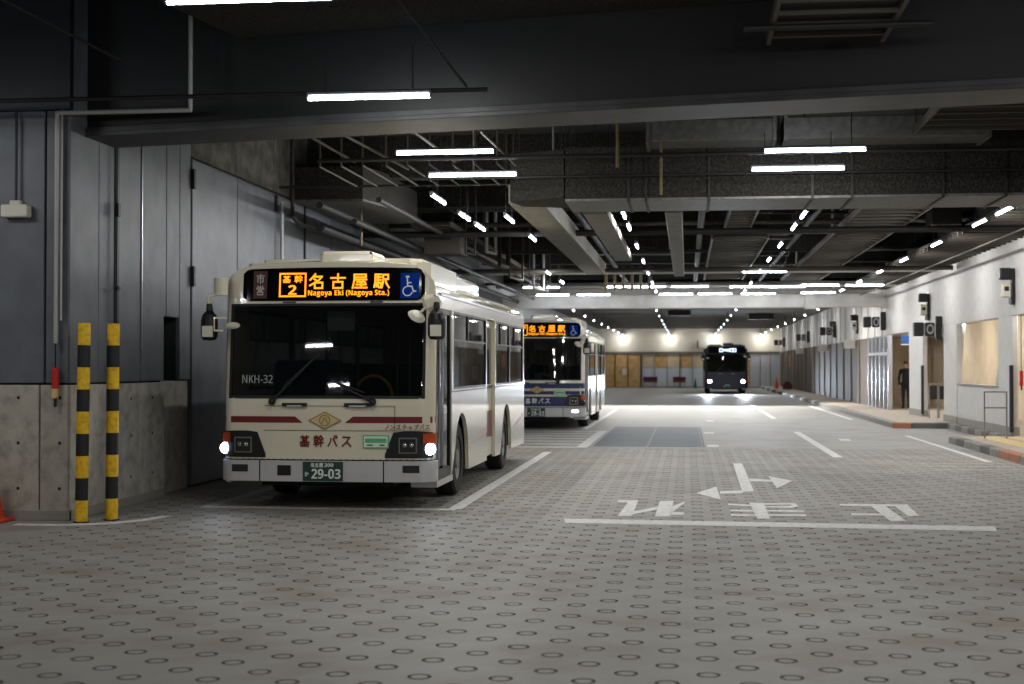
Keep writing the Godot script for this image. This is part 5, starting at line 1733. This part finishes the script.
# a standing person in dark clothes, seen small in the opening; one continuous skin from blended capsules
func build_person(at: Vector3) -> void:
	var J := [
		[Vector3(0, 0.93, 0), Vector3(0, 1.15, 0.01), 0.135, 0.125], [Vector3(0, 1.15, 0.01), Vector3(0, 1.36, 0), 0.125, 0.13],
		[Vector3(-0.16, 1.38, 0), Vector3(0.16, 1.38, 0), 0.075, 0.075],
		[Vector3(-0.09, 0.9, 0), Vector3(-0.10, 0.48, 0.02), 0.095, 0.06], [Vector3(-0.10, 0.48, 0.02), Vector3(-0.10, 0.08, 0), 0.06, 0.042], [Vector3(-0.10, 0.04, -0.03), Vector3(-0.11, 0.035, 0.14), 0.045, 0.035],
		[Vector3(0.09, 0.9, 0), Vector3(0.10, 0.48, 0.02), 0.095, 0.06], [Vector3(0.10, 0.48, 0.02), Vector3(0.10, 0.08, 0), 0.06, 0.042], [Vector3(0.10, 0.04, -0.03), Vector3(0.11, 0.035, 0.14), 0.045, 0.035],
		[Vector3(-0.20, 1.37, 0), Vector3(-0.25, 1.1, -0.01), 0.055, 0.045], [Vector3(-0.25, 1.1, -0.01), Vector3(-0.24, 0.86, 0.06), 0.045, 0.033],
		[Vector3(0.20, 1.37, 0), Vector3(0.25, 1.1, -0.01), 0.055, 0.045], [Vector3(0.25, 1.1, -0.01), Vector3(0.24, 0.86, 0.06), 0.045, 0.033],
	]
	var skin := [
		[Vector3(0, 1.4, 0), Vector3(0, 1.5, 0.01), 0.052, 0.05], [Vector3(0, 1.56, 0.015), Vector3(0, 1.62, 0.01), 0.082, 0.09], [Vector3(0, 1.52, 0.05), Vector3(0, 1.53, 0.06), 0.05, 0.045],
		[Vector3(0, 1.585, 0.10), Vector3(0, 1.56, 0.115), 0.012, 0.016], [Vector3(-0.095, 1.57, 0.0), Vector3(-0.095, 1.60, 0.0), 0.014, 0.018], [Vector3(0.095, 1.57, 0.0), Vector3(0.095, 1.60, 0.0), 0.014, 0.018],
	]
	for g in [-1.0, 1.0]:
		var w := Vector3(g * 0.24, 0.84, 0.07)
		skin.append([w, w + Vector3(0, -0.08, 0.02), 0.032, 0.036])
		for k in 4:
			var f := w + Vector3(g * (0.0), -0.09, 0.0 + k * 0.018)
			skin.append([f, f + Vector3(-g * 0.012, -0.06 - (0.012 if k == 1 or k == 2 else 0.0), 0.004), 0.0095, 0.0085])
		skin.append([w + Vector3(-g * 0.02, -0.04, 0.04), w + Vector3(-g * 0.035, -0.09, 0.065), 0.011, 0.009])
	var hairs := [[Vector3(0, 1.64, -0.01), Vector3(0, 1.60, -0.04), 0.095, 0.09], [Vector3(0, 1.66, 0.03), Vector3(0, 1.66, 0.0), 0.075, 0.085]]
	var o := node("person", at)
	o.rotation.y = -0.4
	tag(o, "person in dark clothes standing in the opening beside the glazed entrance", "person")
	put("body", nets(skin, 0.014, 0.012), M.skin, o)
	put("clothing", nets(J, 0.03, 0.05), M.cloth_dark, o)
	put("hair", nets(hairs, 0.016, 0.02), M.hair, o)


func field(p: Vector3, bones: Array, k: float) -> float:
	var d := 1e9
	for b in bones:
		var a: Vector3 = b[0]
		var ab: Vector3 = b[1] - a
		var t := clampf((p - a).dot(ab) / maxf(ab.length_squared(), 1e-9), 0.0, 1.0)
		var e := p.distance_to(a + ab * t) - lerpf(b[2], b[3], t)
		var h := maxf(k - absf(d - e), 0.0) / k
		d = minf(d, e) - h * h * k * 0.25
	return d


func nets(bones: Array, cell: float, k: float) -> MB:
	var cells := {}
	for b in bones:
		var r: float = maxf(b[2], b[3]) + cell * 2
		var lo := Vector3(minf(b[0].x, b[1].x), minf(b[0].y, b[1].y), minf(b[0].z, b[1].z)) - Vector3(r, r, r)
		var hi := Vector3(maxf(b[0].x, b[1].x), maxf(b[0].y, b[1].y), maxf(b[0].z, b[1].z)) + Vector3(r, r, r)
		for x in range(floori(lo.x / cell), ceili(hi.x / cell)):
			for y in range(floori(lo.y / cell), ceili(hi.y / cell)):
				for z in range(floori(lo.z / cell), ceili(hi.z / cell)):
					cells[Vector3i(x, y, z)] = true
	var val := {}
	var vert := {}
	var corner := [Vector3i(0, 0, 0), Vector3i(1, 0, 0), Vector3i(0, 1, 0), Vector3i(1, 1, 0), Vector3i(0, 0, 1), Vector3i(1, 0, 1), Vector3i(0, 1, 1), Vector3i(1, 1, 1)]
	for c in cells:
		for q in corner:
			if not val.has(c + q):
				val[c + q] = field(Vector3(c + q) * cell, bones, k)
	for c in cells:
		var s := Vector3.ZERO
		var n := 0
		for i in 8:
			for bit in [1, 2, 4]:
				if i & bit:
					continue
				var p: Vector3i = c + corner[i]
				var q: Vector3i = c + corner[i | bit]
				var a: float = val[p]
				var b: float = val[q]
				if (a < 0.0) != (b < 0.0):
					s += Vector3(p).lerp(Vector3(q), a / (a - b)); n += 1
		if n:
			vert[c] = s / n * cell
	var m := MB.new()
	var norm := {}
	for c in vert:
		var p: Vector3 = vert[c]
		var e := cell * 0.4
		norm[c] = Vector3(field(p + Vector3(e, 0, 0), bones, k) - field(p - Vector3(e, 0, 0), bones, k), field(p + Vector3(0, e, 0), bones, k) - field(p - Vector3(0, e, 0), bones, k), field(p + Vector3(0, 0, e), bones, k) - field(p - Vector3(0, 0, e), bones, k)).normalized()
	for c in vert:
		for ax in 3:
			var q: Vector3i = c
			q[ax] += 1
			if not val.has(q) or (val[c] < 0.0) == (val[q] < 0.0):
				continue
			var u := Vector3i.ZERO
			var w := Vector3i.ZERO
			u[(ax + 1) % 3] = 1
			w[(ax + 2) % 3] = 1
			var ids := [c, c - u, c - u - w, c - w]
			var good := true
			for i in ids:
				if not vert.has(i): good = false
			if good:
				m.quads(vert[ids[0]], vert[ids[1]], vert[ids[2]], vert[ids[3]], norm[ids[0]], norm[ids[1]], norm[ids[2]], norm[ids[3]])
	return m
